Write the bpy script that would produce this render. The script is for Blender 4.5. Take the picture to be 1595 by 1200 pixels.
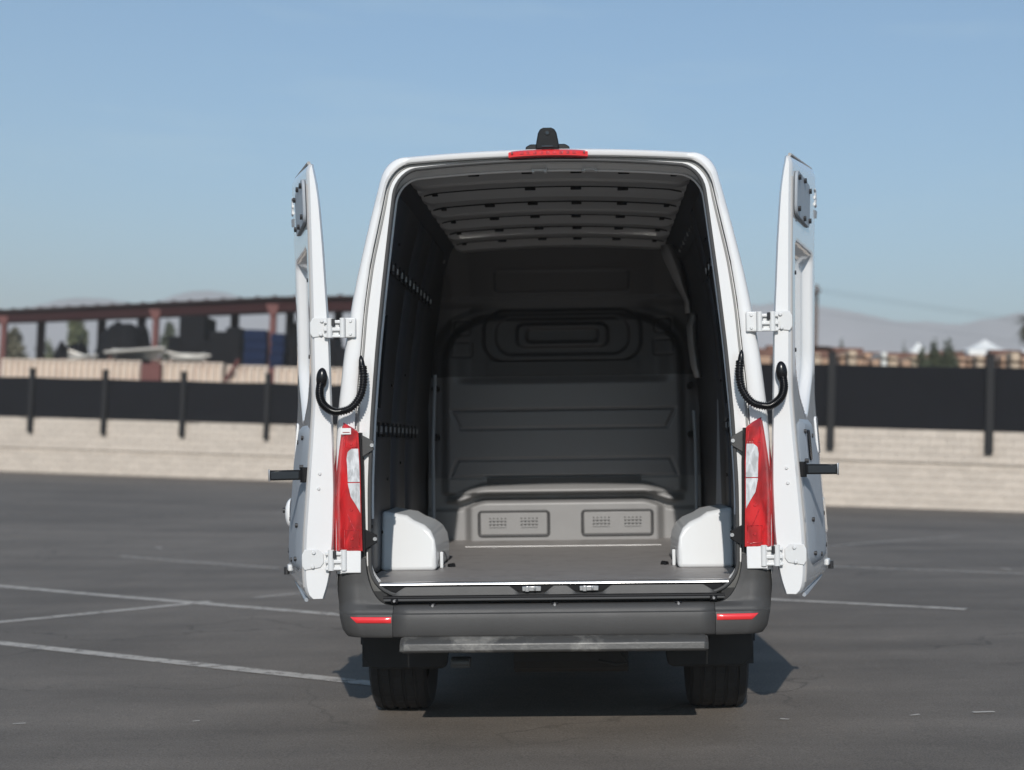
import bpy, bmesh, math, random
from mathutils import Vector, Matrix, noise
R = math.radians
random.seed(7)
S = bpy.context.scene
COL = S.collection
for o in list(bpy.data.objects): bpy.data.objects.remove(o)

# ------------------------------------------------------------------ camera
F = 2175.0; PX = 865.0; PITCH = math.atan(90 / F); ROLL = 0.030; CAMH = 1.40
fw = Vector((0, math.cos(PITCH), math.sin(PITCH)))
r0 = Vector((1, 0, 0)); u0 = Vector((0, -math.sin(PITCH), math.cos(PITCH)))
rt = r0 * math.cos(ROLL) + u0 * math.sin(ROLL)
up = -r0 * math.sin(ROLL) + u0 * math.cos(ROLL)
cam = bpy.data.cameras.new('camera'); co = bpy.data.objects.new('camera', cam); COL.objects.link(co)
co.matrix_world = Matrix(((rt.x, up.x, -fw.x, 0), (rt.y, up.y, -fw.y, 0), (rt.z, up.z, -fw.z, CAMH), (0, 0, 0, 1)))
cam.sensor_width = 36; cam.lens = F / 1595 * 36
cam.shift_x = -(PX - 797.5) / 1595
cam.clip_start = 0.1; cam.clip_end = 20000
cam.dof.use_dof = True; cam.dof.focus_distance = 6.55; cam.dof.aperture_fstop = 1.5; cam.dof.aperture_blades = 9
S.camera = co
S.view_settings.view_transform = 'Standard'; S.view_settings.look = 'None'
S.view_settings.gamma = 1; S.view_settings.use_curve_mapping = False
S.view_settings.exposure = 0.0
S.cycles.max_bounces = 8; S.cycles.diffuse_bounces = 5; S.cycles.transparent_max_bounces = 8

# ------------------------------------------------------------------ light
SUN_EL = R(29.0); SUN_AZ = R(3.0)       # sun behind the camera, a touch to the left
sd = Vector((math.sin(SUN_AZ) * math.cos(SUN_EL), math.cos(SUN_AZ) * math.cos(SUN_EL), -math.sin(SUN_EL)))
sl = bpy.data.lights.new('sun', 'SUN'); sl.energy = 4.9; sl.angle = R(0.53); sl.color = (1.0, 0.955, 0.90)
so = bpy.data.objects.new('sun', sl); COL.objects.link(so); so.rotation_euler = sd.to_track_quat('-Z', 'Y').to_euler()
so.location = (-5, -20, 20)
W = bpy.data.worlds.new('World'); S.world = W; W.use_nodes = True
nt = W.node_tree; nt.nodes.clear()
wo = nt.nodes.new('ShaderNodeOutputWorld'); bg = nt.nodes.new('ShaderNodeBackground')
sky = nt.nodes.new('ShaderNodeTexSky'); sky.sky_type = 'NISHITA'; sky.sun_disc = False
sky.sun_elevation = SUN_EL
to_sun = -sd
sky.sun_rotation = math.atan2(to_sun.x, to_sun.y)
sky.altitude = 300; sky.air_density = 1.15; sky.dust_density = 0.7; sky.ozone_density = 4.4
bg.inputs['Strength'].default_value = 0.117
# a few thin high clouds
tc = nt.nodes.new('ShaderNodeTexCoord'); mp = nt.nodes.new('ShaderNodeMapping'); mp.inputs['Scale'].default_value = (2.0, 2.0, 16.0)
nz = nt.nodes.new('ShaderNodeTexNoise'); nz.inputs['Scale'].default_value = 1.7; nz.inputs['Detail'].default_value = 7; nz.inputs['Roughness'].default_value = 0.62
cr = nt.nodes.new('ShaderNodeValToRGB'); cr.color_ramp.elements[0].position = 0.54; cr.color_ramp.elements[1].position = 0.86
cr.color_ramp.elements[1].color = (0.22, 0.22, 0.22, 1)
mx = nt.nodes.new('ShaderNodeMixRGB'); mx.inputs['Color2'].default_value = (7.2, 7.2, 7.2, 1)
nt.links.new(tc.outputs['Generated'], mp.inputs['Vector']); nt.links.new(mp.outputs[0], nz.inputs['Vector'])
nt.links.new(nz.outputs['Fac'], cr.inputs[0]); nt.links.new(cr.outputs[0], mx.inputs['Fac'])
tint = nt.nodes.new('ShaderNodeMixRGB'); tint.blend_type = 'MULTIPLY'; tint.inputs['Fac'].default_value = 1; tint.inputs['Color2'].default_value = (.90, 1.12, 1.12, 1)
nt.links.new(sky.outputs[0], mx.inputs['Color1']); nt.links.new(mx.outputs[0], tint.inputs['Color1']); nt.links.new(tint.outputs[0], bg.inputs['Color'])
nt.links.new(bg.outputs[0], wo.inputs['Surface'])

# ------------------------------------------------------------------ helpers
def ray(px, py):
    return (fw + rt * ((px - PX) / F) + up * ((600 - py) / F))
def at(px, py, d):                      # world point at a distance d along +Y
    v = ray(px, py); return Vector((0, 0, CAMH)) + v * (d / v.y)
def zg(x, y):                           # gentle cross fall of the lot round the van
    rr = math.hypot(x, y - 8) / 17.0
    return 0.043 * x / (1 + rr ** 4)
def gnd(px, py):
    v = ray(px, py); t = 0
    z = 0
    for k in range(12):
        t = (z - CAMH) / v.z; z = zg(v.x * t, v.y * t)
    return Vector((v.x * t, v.y * t, z))

def tag(o, label=None, cat=None, group=None, kind=None):
    if label: o['label'] = label
    if cat: o['category'] = cat
    if group: o['group'] = group
    if kind: o['kind'] = kind
    return o
def empty(name, loc=(0, 0, 0), parent=None):
    o = bpy.data.objects.new(name, None); COL.objects.link(o); o.location = loc; o.empty_display_size = .2
    o.parent = parent; return o
def mk(name, verts, faces, mat, parent=None, smooth=False, bevel=0, seg=2, sharp=35, recalc=True, mats=None):
    me = bpy.data.meshes.new(name)
    me.from_pydata([tuple(v) for v in verts], [], faces)
    if recalc:
        bm = bmesh.new(); bm.from_mesh(me); bmesh.ops.recalc_face_normals(bm, faces=bm.faces); bm.to_mesh(me); bm.free()
    me.materials.append(mat)
    if smooth or bevel:
        for p in me.polygons: p.use_smooth = True
        me.set_sharp_from_angle(angle=R(sharp))
    o = bpy.data.objects.new(name, me); COL.objects.link(o); o.parent = parent
    if bevel:
        b = o.modifiers.new('bevel', 'BEVEL'); b.width = bevel; b.segments = seg; b.limit_method = 'ANGLE'; b.angle_limit = R(30); b.harden_normals = False
    return o
class MB:
    def __init__(s): s.v = []; s.f = []
    def add(s, vs, fs):
        n = len(s.v); s.v += [Vector(v) for v in vs]; s.f += [[i + n for i in f] for f in fs]
    def box(s, c, sz, M=None):
        x, y, z = sz[0] / 2, sz[1] / 2, sz[2] / 2
        vs = [Vector((a * x, b * y, c_ * z)) for a in (-1, 1) for b in (-1, 1) for c_ in (-1, 1)]
        if M is not None: vs = [M @ v for v in vs]
        vs = [v + Vector(c) for v in vs]
        s.add(vs, [[0, 1, 3, 2], [4, 6, 7, 5], [0, 4, 5, 1], [2, 3, 7, 6], [0, 2, 6, 4], [1, 5, 7, 3]]); return s
    def box2(s, a, b):
        return s.box([(a[i] + b[i]) / 2 for i in range(3)], [abs(a[i] - b[i]) for i in range(3)])
    def cyl(s, a, b, r, n=12, r2=None):
        a = Vector(a); b = Vector(b); d = (b - a).normalized(); p = d.orthogonal().normalized(); q = d.cross(p)
        r2 = r if r2 is None else r2
        vs = [a + (p * math.cos(t) + q * math.sin(t)) * r for t in [2 * math.pi * i / n for i in range(n)]]
        vs += [b + (p * math.cos(t) + q * math.sin(t)) * r2 for t in [2 * math.pi * i / n for i in range(n)]]
        fs = [[i, (i + 1) % n, n + (i + 1) % n, n + i] for i in range(n)] + [list(range(n))[::-1], list(range(n, 2 * n))]
        s.add(vs, fs); return s
    def prism(s, poly, fn):             # poly 2D, fn(p, k) -> 3D for k = 0, 1
        n = len(poly)
        s.add([fn(p, 0) for p in poly] + [fn(p, 1) for p in poly],
              [[i, (i + 1) % n, n + (i + 1) % n, n + i] for i in range(n)] + [list(range(n))[::-1], list(range(n, 2 * n))]); return s
    def tube(s, path, rad, n=10, close=False):
        P = [Vector(p) for p in path]; m = len(P); rings = []
        prev = None
        for i in range(m):
            if close: d = (P[(i + 1) % m] - P[i - 1]).normalized()
            else: d = (P[min(i + 1, m - 1)] - P[max(i - 1, 0)]).normalized()
            if prev is None: p = d.orthogonal().normalized()
            else: p = (prev - d * prev.dot(d)).normalized()
            prev = p; q = d.cross(p); rr = rad[i] if isinstance(rad, (list, tuple)) else rad
            rings.append([P[i] + (p * math.cos(t) + q * math.sin(t)) * rr for t in [2 * math.pi * k / n for k in range(n)]])
        vs = [v for r_ in rings for v in r_]; fs = []
        for i in range(m if close else m - 1):
            j = (i + 1) % m
            for k in range(n): fs.append([i * n + k, i * n + (k + 1) % n, j * n + (k + 1) % n, j * n + k])
        if not close: fs += [list(range(n))[::-1], list(range((m - 1) * n, m * n))]
        s.add(vs, fs); return s
    def build(s, name, mat, parent=None, **k): return mk(name, s.v, s.f, mat, parent, **k)
def loft(rows, closed=False, cap=False):
    n = len(rows[0]); vs = [v for r_ in rows for v in r_]; fs = []
    for i in range(len(rows) - 1):
        for k in range(n if closed else n - 1):
            fs.append([i * n + k, i * n + (k + 1) % n, (i + 1) * n + (k + 1) % n, (i + 1) * n + k])
    return vs, fs
def lerp_t(tab, z):
    if z <= tab[0][0]: return tab[0][1]
    for (a, b), (c, d) in zip(tab, tab[1:]):
        if z <= c: return b + (d - b) * (z - a) / (c - a)
    return tab[-1][1]
def smooth_t(tab, z):                   # monotone-ish smooth lookup (averages the piecewise table)
    h = 0.05
    return sum(lerp_t(tab, z + h * k / 3) for k in (-3, -2, -1, 0, 1, 2, 3)) / 7
def sstep(a, b, x):
    t = max(0, min(1, (x - a) / (b - a))); return t * t * (3 - 2 * t)
def srgb(r, g, b):
    f = lambda c: (c / 255) / 12.92 if c / 255 <= .04045 else ((c / 255 + .055) / 1.055) ** 2.4
    return (f(r), f(g), f(b), 1)

# ------------------------------------------------------------------ materials
def pmat(name, col, rough=.5, metal=0, coat=0, spec=.5, var=0, vscale=6, bump=0, bscale=200, trans=0, rand=0, dirt=None, dscale=3, damt=.3, rvar=0):
    m = bpy.data.materials.new(name); m.use_nodes = True; t = m.node_tree; b = t.nodes['Principled BSDF']
    c = col if len(col) == 4 else (*col, 1)
    b.inputs['Base Color'].default_value = c; b.inputs['Roughness'].default_value = rough; b.inputs['Metallic'].default_value = metal
    b.inputs['Coat Weight'].default_value = coat; b.inputs['Coat Roughness'].default_value = .04; b.inputs['Specular IOR Level'].default_value = spec
    b.inputs['Transmission Weight'].default_value = trans
    last = None
    tcn = t.nodes.new('ShaderNodeTexCoord')
    if var or rand or dirt:
        rgb = t.nodes.new('ShaderNodeRGB'); rgb.outputs[0].default_value = c; last = rgb.outputs[0]
    if var:
        n = t.nodes.new('ShaderNodeTexNoise'); n.inputs['Scale'].default_value = vscale; n.inputs['Detail'].default_value = 6; n.inputs['Roughness'].default_value = .65
        t.links.new(tcn.outputs['Object'], n.inputs['Vector'])
        mr = t.nodes.new('ShaderNodeMapRange'); mr.inputs['From Min'].default_value = .25; mr.inputs['From Max'].default_value = .75
        mr.inputs['To Min'].default_value = 1 - var; mr.inputs['To Max'].default_value = 1 + var
        t.links.new(n.outputs['Fac'], mr.inputs['Value'])
        h = t.nodes.new('ShaderNodeVectorMath'); h.operation = 'SCALE'
        t.links.new(last, h.inputs[0]); t.links.new(mr.outputs[0], h.inputs['Scale']); last = h.outputs[0]
    if rand:
        oi = t.nodes.new('ShaderNodeObjectInfo'); mr = t.nodes.new('ShaderNodeMapRange')
        mr.inputs['To Min'].default_value = 1 - rand; mr.inputs['To Max'].default_value = 1 + rand
        t.links.new(oi.outputs['Random'], mr.inputs['Value'])
        h = t.nodes.new('ShaderNodeVectorMath'); h.operation = 'SCALE'
        t.links.new(last, h.inputs[0]); t.links.new(mr.outputs[0], h.inputs['Scale']); last = h.outputs[0]
    if dirt:
        n = t.nodes.new('ShaderNodeTexNoise'); n.inputs['Scale'].default_value = dscale; n.inputs['Detail'].default_value = 8; n.inputs['Roughness'].default_value = .7
        t.links.new(tcn.outputs['Object'], n.inputs['Vector'])
        r_ = t.nodes.new('ShaderNodeValToRGB'); r_.color_ramp.elements[0].position = .5; r_.color_ramp.elements[1].position = .68
        r_.color_ramp.elements[1].color = (damt, damt, damt, 1)
        t.links.new(n.outputs['Fac'], r_.inputs[0])
        mx_ = t.nodes.new('ShaderNodeMixRGB'); mx_.inputs['Color2'].default_value = (*dirt, 1)
        t.links.new(r_.outputs[0], mx_.inputs['Fac']); t.links.new(last, mx_.inputs['Color1']); last = mx_.outputs[0]
    if last: t.links.new(last, b.inputs['Base Color'])
    if rvar:
        n = t.nodes.new('ShaderNodeTexNoise'); n.inputs['Scale'].default_value = 9; n.inputs['Detail'].default_value = 5
        t.links.new(tcn.outputs['Object'], n.inputs['Vector'])
        mr = t.nodes.new('ShaderNodeMapRange'); mr.inputs['To Min'].default_value = max(0, rough - rvar); mr.inputs['To Max'].default_value = min(1, rough + rvar)
        t.links.new(n.outputs['Fac'], mr.inputs['Value']); t.links.new(mr.outputs[0], b.inputs['Roughness'])
    if bump:
        n = t.nodes.new('ShaderNodeTexNoise'); n.inputs['Scale'].default_value = bscale; n.inputs['Detail'].default_value = 3
        t.links.new(tcn.outputs['Object'], n.inputs['Vector'])
        bp = t.nodes.new('ShaderNodeBump'); bp.inputs['Strength'].default_value = bump; bp.inputs['Distance'].default_value = .002
        t.links.new(n.outputs['Fac'], bp.inputs['Height']); t.links.new(bp.outputs[0], b.inputs['Normal'])
    return m
M = {}
M['white'] = pmat('white_paint', (.74, .74, .735), .20, coat=.9, spec=.4, rvar=.05)
M['white_in'] = pmat('white_inner_paint', (.66, .67, .67), .35, coat=.3, spec=.4)
M['hinge'] = pmat('painted_steel', (.64, .645, .64), .38, coat=.2)
M['bumper'] = pmat('grey_plastic', (.050, .049, .048), .50, spec=.42, bump=.35, bscale=500, var=.1, vscale=4, rvar=.06)
M['step'] = pmat('worn_step_plastic', (.050, .049, .047), .38, spec=.45, dirt=(.24, .23, .21), dscale=5, damt=.8, rvar=.12, bump=.3, bscale=60)
M['black'] = pmat('black_plastic', (.006, .006, .007), .24, spec=.3)
M['blackm'] = pmat('matt_black_plastic', (.008, .008, .009), .6, spec=.2)
M['rubber'] = pmat('rubber_seal', (.05, .05, .05), .65)
M['tyre'] = pmat('tyre_rubber', (.022, .021, .021), .8, var=.25, vscale=10, bump=.5, bscale=120)
M['rim'] = pmat('rim_metal', (.4, .4, .4), .35, metal=.9)
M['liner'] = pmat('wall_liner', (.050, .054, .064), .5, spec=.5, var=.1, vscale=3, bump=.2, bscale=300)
M['bulk'] = pmat('partition_plastic', (.255, .253, .252), .42, spec=.5, bump=.2, bscale=400, var=.05)
M['bulkd'] = pmat('partition_dark', (.05, .05, .052), .5)
M['floor'] = pmat('cargo_floor', (.27, .254, .246), .5, spec=.45, var=.07, vscale=5, dirt=(.12, .11, .1), dscale=11, damt=.35, bump=.25, bscale=350, rvar=.08)
M['alu'] = pmat('bright_sill', (.8, .79, .77), .28, metal=.85)
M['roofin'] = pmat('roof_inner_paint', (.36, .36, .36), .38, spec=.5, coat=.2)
M['trim'] = pmat('door_trim', (.31, .34, .375), .48, spec=.4, bump=.15, bscale=300, var=.04)
M['bolt'] = pmat('bolt', (.02, .02, .022), .45)
M['steel'] = pmat('galvanised', (.6, .6, .6), .3, metal=.9)
M['under'] = pmat('underbody', (.02, .02, .02), .7, var=.3)
M['glass'] = pmat('dark_glass', (.02, .025, .03), .08, spec=.7)

def lens_mat(name, col, sc, trans=.0, rough=.12, con=.5):
    m = pmat(name, col, rough, coat=.9, spec=.6); t = m.node_tree; b = t.nodes['Principled BSDF']
    tcn = t.nodes.new('ShaderNodeTexCoord')
    v = t.nodes.new('ShaderNodeTexNoise'); v.inputs['Scale'].default_value = sc; v.inputs['Detail'].default_value = 2; v.inputs['Distortion'].default_value = 1.2
    mp_ = t.nodes.new('ShaderNodeMapping'); mp_.inputs['Scale'].default_value = (1.6, 1.6, .6)
    t.links.new(tcn.outputs['Object'], mp_.inputs['Vector']); t.links.new(mp_.outputs[0], v.inputs['Vector'])
    r_ = t.nodes.new('ShaderNodeValToRGB'); r_.color_ramp.elements[0].position = .36; r_.color_ramp.elements[1].position = .66
    r_.color_ramp.elements[0].color = (col[0] * con, col[1] * con, col[2] * con, 1); r_.color_ramp.elements[1].color = (*[min(1, c * 1.35 + .004) for c in col], 1)
    t.links.new(v.outputs['Fac'], r_.inputs[0]); t.links.new(r_.outputs[0], b.inputs['Base Color'])
    bp = t.nodes.new('ShaderNodeBump'); bp.inputs['Strength'].default_value = .35; bp.inputs['Distance'].default_value = .008
    t.links.new(v.outputs['Fac'], bp.inputs['Height']); t.links.new(bp.outputs[0], b.inputs['Normal'])
    return m
M['red'] = lens_mat('red_lens', (.44, .006, .009), 9, con=.62)
M['redflat'] = pmat('red_reflector', (.72, .03, .035), .2, coat=.8)
M['clear'] = lens_mat('clear_lens', (.50, .51, .52), 26, rough=.12, con=.8)
M['redlit'] = lens_mat('red_strip', (.55, .015, .02), 60)

# asphalt
def asphalt():
    m = bpy.data.materials.new('asphalt'); m.use_nodes = True; t = m.node_tree; b = t.nodes['Principled BSDF']; L = t.links.new
    b.inputs['Roughness'].default_value = .82; b.inputs['Specular IOR Level'].default_value = .35
    g = t.nodes.new('ShaderNodeNewGeometry')
    def noise_n(sc, det, ro, vec=None, dist=0):
        n = t.nodes.new('ShaderNodeTexNoise'); n.inputs['Scale'].default_value = sc; n.inputs['Detail'].default_value = det; n.inputs['Roughness'].default_value = ro; n.inputs['Distortion'].default_value = dist
        L(vec or g.outputs['Position'], n.inputs['Vector']); return n.outputs['Fac']
    def mr(v, a, b_, c, d):
        n = t.nodes.new('ShaderNodeMapRange'); L(v, n.inputs['Value'])
        for k, q in zip(('From Min', 'From Max', 'To Min', 'To Max'), (a, b_, c, d)): n.inputs[k].default_value = q
        return n.outputs[0]
    def mul(a, b_):
        n = t.nodes.new('ShaderNodeMath'); n.operation = 'MULTIPLY'; L(a, n.inputs[0])
        if isinstance(b_, float): n.inputs[1].default_value = b_
        else: L(b_, n.inputs[1])
        return n.outputs[0]
    big = mr(noise_n(.16, 5, .6, dist=.6), .3, .7, .76, 1.20)
    mp1 = t.nodes.new('ShaderNodeMapping'); mp1.inputs['Scale'].default_value = (.25, 1.5, 1); mp1.inputs['Rotation'].default_value = (0, 0, .12); L(g.outputs['Position'], mp1.inputs['Vector'])
    streak = mr(noise_n(.9, 6, .6, mp1.outputs[0]), .3, .7, .78, 1.20)
    mid = mr(noise_n(1.8, 6, .7), .3, .7, .90, 1.10)
    grain = mr(noise_n(110, 3, .7), .3, .7, .60, 1.42)
    v = mul(mul(big, streak), mul(mid, grain))
    # cracks
    wv = t.nodes.new('ShaderNodeTexVoronoi'); wv.feature = 'DISTANCE_TO_EDGE'; wv.inputs['Scale'].default_value = .42
    wn = t.nodes.new('ShaderNodeTexNoise'); wn.inputs['Scale'].default_value = 1.6; wn.inputs['Detail'].default_value = 6
    L(g.outputs['Position'], wn.inputs['Vector'])
    va = t.nodes.new('ShaderNodeVectorMath'); va.operation = 'ADD'; L(g.outputs['Position'], va.inputs[0]); L(wn.outputs['Color'], va.inputs[1]); L(va.outputs[0], wv.inputs['Vector'])
    cr_ = mr(wv.outputs['Distance'], .0, .009, .50, 1.0)
    msk = mr(noise_n(.35, 2, .5), .45, .58, 1.0, 0.0)
    mm = t.nodes.new('ShaderNodeMix'); mm.data_type = 'FLOAT'; L(msk, mm.inputs[0]); L(cr_, mm.inputs[2]); mm.inputs[3].default_value = 1.0
    v = mul(v, mm.outputs[0])
    c = t.nodes.new('ShaderNodeVectorMath'); c.operation = 'SCALE'; c.inputs[0].default_value = (.143, .123, .103); L(v, c.inputs['Scale'])
    # pale scuffs and specks
    sc = mr(noise_n(5, 8, .75, mp1.outputs[0]), .68, .78, 0, .35)
    mxx = t.nodes.new('ShaderNodeMixRGB'); mxx.inputs['Color2'].default_value = (.24, .225, .21, 1); L(sc, mxx.inputs['Fac']); L(c.outputs[0], mxx.inputs['Color1'])
    L(mxx.outputs[0], b.inputs['Base Color'])
    bp = t.nodes.new('ShaderNodeBump'); bp.inputs['Strength'].default_value = .5; bp.inputs['Distance'].default_value = .004
    L(noise_n(120, 3, .7), bp.inputs['Height']); L(bp.outputs[0], b.inputs['Normal'])
    return m
M['asphalt'] = asphalt()
def line_mat(alpha, name):
    m = pmat(name, (.50, .46, .41), .8); t = m.node_tree; b = t.nodes['Principled BSDF']; L = t.links.new
    g = t.nodes.new('ShaderNodeNewGeometry'); n = t.nodes.new('ShaderNodeTexNoise'); n.inputs['Scale'].default_value = 9; n.inputs['Detail'].default_value = 9; n.inputs['Roughness'].default_value = .75
    L(g.outputs['Position'], n.inputs['Vector']); r_ = t.nodes.new('ShaderNodeMapRange'); L(n.outputs['Fac'], r_.inputs['Value'])
    r_.inputs['From Min'].default_value = .36; r_.inputs['From Max'].default_value = .50; r_.inputs['To Min'].default_value = alpha * .3; r_.inputs['To Max'].default_value = alpha
    L(r_.outputs[0], b.inputs['Alpha']); return m
M['line'] = line_mat(.85, 'worn_line_paint'); M['line2'] = line_mat(.50, 'faded_line_paint')

# ------------------------------------------------------------------ ground
xs = [-4000, -1500, -500, -200, -100] + list(range(-60, 61)) + [100, 200, 500, 1500, 4000]
ys = [-4000, -1000, -300, -100, -40] + list(range(-12, 101)) + [200, 500, 1500, 4000]
vs = [(x, y, zg(x, y)) for y in ys for x in xs]; nx = len(xs)
fs = [[j * nx + i, j * nx + i + 1, (j + 1) * nx + i + 1, (j + 1) * nx + i] for j in range(len(ys) - 1) for i in range(nx - 1)]
g = mk('ground', vs, fs, M['asphalt'], smooth=True, recalc=False); tag(g, kind='structure')
def stripe(p, q, w, mat):
    a = gnd(*p); b = gnd(*q); d = (b - a); d.z = 0; n = max(2, int(d.length / .8)); s = Vector((-d.y, d.x, 0)).normalized() * w / 2
    rows = []
    for i in range(n + 1):
        c = a + d * i / n
        r_ = []
        for k in (-1, 1):
            v = c + s * k; r_.append(Vector((v.x, v.y, zg(v.x, v.y) + .005)))
        rows.append(r_)
    v, f = loft(rows); o = mk('parking_line', v, f, mat, recalc=False); tag(o, kind='structure')
    for poly in o.data.polygons:
        if poly.normal.z < 0: poly.flip()
stripe((-60, 996), (590, 1067), .125, M['line'])
stripe((-60, 908), (535, 959), .125, M['line'])
stripe((-60, 976), (328, 938), .125, M['line'])
stripe((185, 867), (435, 886), .125, M['line2'])
stripe((395, 932), (500, 922), .125, M['line2'])
stripe((1190, 934), (1505, 950), .125, M['line'])
stripe((1290, 883), (1660, 897), .125, M['line2'])
stripe((1290, 852), (1495, 836), .125, M['line2'])

for (a, b, w_) in (((1515, 1111), (1549, 1110), .03), ((1418, 1116), (1432, 1114), .02), ((1215, 1121), (1229, 1122), .025), ((300, 1125), (311, 1124), .02), ((20, 1129), (40, 1128), .02), ((1560, 886), (1575, 888), .05), ((243, 853), (252, 855), .05)): stripe(a, b, w_, M['line'])
# ------------------------------------------------------------------ mountains
def mountain(name, pts, d, mat, depth):
    rows = []
    N = 140; px0, px1 = pts[0][0], pts[-1][0]
    for j in range(9):
        v = j / 8; row = []
        for i in range(N + 1):
            px = px0 + (px1 - px0) * i / N
            py = lerp_t(pts, px) + 10
            c = at(px, py, d); h = c.z + 5 * noise.noise(Vector((px * .05, 3, d))) + 2.5 * noise.noise(Vector((px * .17, 9, d)))
            k = math.sin(math.pi * min(1, v * 1.25) / 2) if v < .8 else 1 - (v - .8) * 4
            x = c.x * (1 + .0 * v); y = d - depth + depth * v * 1.25
            z = max(-2, h * k * (1 + .16 * noise.noise(Vector((x * .008, y * .012, 4))) * (1 if 0 < v < .8 else 0)))
            row.append(Vector((x, y, z if v > 0 else -2)))
        rows.append(row)
    v, f = loft(rows); o = mk(name, v, f, mat, smooth=True, sharp=180); tag(o, kind='structure'); return o
M['hill'] = pmat('dry_hill', (.32, .30, .315), .95, var=.3, vscale=.01)
mountain('mountain', [(-900, 500), (-500, 480), (-200, 492), (0, 488), (50, 472), (105, 463), (190, 463), (232, 473), (270, 460), (312, 449), (350, 452), (390, 466), (450, 470), (510, 458), (560, 454), (640, 470), (760, 480), (900, 474), (1000, 484), (1100, 476), (1190, 486), (1262, 479), (1330, 483), (1400, 493), (1480, 501), (1530, 496), (1570, 489), (1600, 488), (1700, 476), (1900, 490), (2300, 470), (2700, 500)], 1200, M['hill'], 300)

# ------------------------------------------------------------------ block wall and fence
M['block'] = pmat('concrete_block', (.54, .475, .405), .9, var=.16, vscale=3, rand=.07, bump=.6, bscale=60, dirt=(.27, .22, .18), dscale=1.1, damt=.75)
M['mortar'] = pmat('mortar', (.40, .35, .30), .95, var=.1)
M['screen'] = pmat('fence_screen', (.006, .0063, .0085), .9, spec=.12, var=.2, vscale=1.2)
M['post'] = pmat('fence_post', (.009, .009, .010), .7, spec=.3)
def block_wall(A, B, rows, h, label, vis, top=4, blk=.40):
    """A, B ground points (x, y) of the front face; vis = (t0, t1) the stretch whose blocks are parts"""
    A = Vector((*A, 0)); B = Vector((*B, 0)); d = (B - A); L_ = d.length; d.normalize(); nrm = Vector((d.y, -d.x, 0))
    ang = math.atan2(d.y, d.x)
    w = empty('block_wall', A); w.rotation_euler = (0, 0, ang)
    tag(w, label, 'wall')
    m = MB(); m.box2((0, .02, -.3), (L_, .18, rows * h - .012)); m.build('mortar', M['mortar'], w)
    mesh = None; n = int(L_ / blk); rest = MB(); cnt = 0
    split = rows - top
    for r_ in range(rows):
        for c in range(n + 1):
            x0 = c * blk - (blk / 2 if r_ % 2 else 0); x = x0 + blk / 2
            if x < blk / 2 or x > L_ - blk / 2: continue
            yo = -.06 if r_ >= split else 0.0
            yo += random.uniform(-.003, .003)
            if vis[0] <= x <= vis[1] and cnt < 300:
                if mesh is None:
                    o = MB().box((0, 0, 0), (blk - .009, .10, h - .009)).build('block', M['block'], w, bevel=.006, seg=1); mesh = o.data
                else:
                    o = bpy.data.objects.new('block', mesh); COL.objects.link(o); o.parent = w
                o.location = (x, .05 + yo, r_ * h + h / 2); cnt += 1
            else: rest.box((x, .05 + yo, r_ * h + h / 2), (blk - .009, .10, h - .009))
    if rest.v: tag(rest.build('block', M['block'], w), kind='stuff')
    cap = MB(); cap.box2((0, -.07, rows * h), (L_, .20, rows * h + .02)); cap.build('cap', M['block'], w)
    return w, A, d, nrm
# left stretch
AL = (-26.0, 45.2); BL = (2.2, 41.0)
wl = block_wall(AL, BL, 9, .187, 'pale block wall on the left side of the lot under four short post feet', (7.5, 21.6), 5)
AR = (2.2, 35.85); BR = (24.0, 31.9)
wr = block_wall(AR, BR, 10, .197, 'pale block wall on the right side of the lot, nearer and taller', (2.2, 11.6))
block_wall((2.2, 41.0), (2.2, 36.1), 9, .187, 'short return of pale block wall hidden behind the van', (99, 100))
def fence(wall, posts, zb, zt, ptop, pbot, pw, label):
    w, A, d, nrm = wall
    f = empty('screened_fence', A); f.rotation_euler = w.rotation_euler; tag(f, label, 'fence')
    ps = sorted(posts)
    for x in ps:
        MB().box2((x - pw / 2, -.21, pbot), (x + pw / 2, -.06, ptop)).build('post', M['post'], f, bevel=.01, seg=1)
        MB().box2((x - pw / 2 - .02, -.23, ptop - .005), (x + pw / 2 + .02, -.05, ptop + .03)).build('post_cap', M['post'], f, bevel=.01, seg=1)
    for a, b in zip(ps, ps[1:]):
        # gently sagging cloth between posts
        rows = []; nz_ = 8; nxx = 14
        for j in range(nz_ + 1):
            row = []
            for i in range(nxx + 1):
                x = a + .0 + (b - a) * i / nxx; z = zb + (zt - zb) * j / nz_
                y = -.045 + .025 * noise.noise(Vector((x * 1.3, z * 2.5, 1))) - .01
                sag = (.02 * math.sin(math.pi * i / nxx) if j == nz_ else 0)
                row.append(Vector((x, y, z - sag)))
            rows.append(row)
        v, fc = loft(rows); mk('screen', v, fc, M['screen'], f, smooth=True)
        MB().box2((a, -.03, zt - .09), (b, .01, zt - .02)).build('rail', M['post'], f)
        MB().box2((a, -.03, zb + .02), (b, .01, zb + .08)).build('rail', M['post'], f)
    return f
def along(wall, px, d0):
    w, A, d, nrm = wall; v = ray(px, 650)
    # intersection in plan of the view ray with the wall line
    k = v.x / v.y
    t = (A.x - k * A.y) / (k * d.y - d.x); return t
pl = [along(wl, p, 43) for p in (-190, -72, 51, 165, 287, 418, 556, 700)] + [wl[2].length * 0 + 27.6]
fence(wl, pl, 1.66, 2.97, 3.22, 1.24, .15, 'black screened fence on the left wall below the red canopy')
pr = [along(wr, p, 34) for p in (1048, 1294, 1540, 1790, 2050)] + [.3]
fence(wr, pr, 1.99, 3.58, 3.86, 1.45, .19, 'tall black screened fence on the right wall in front of the lumber yard')

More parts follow.
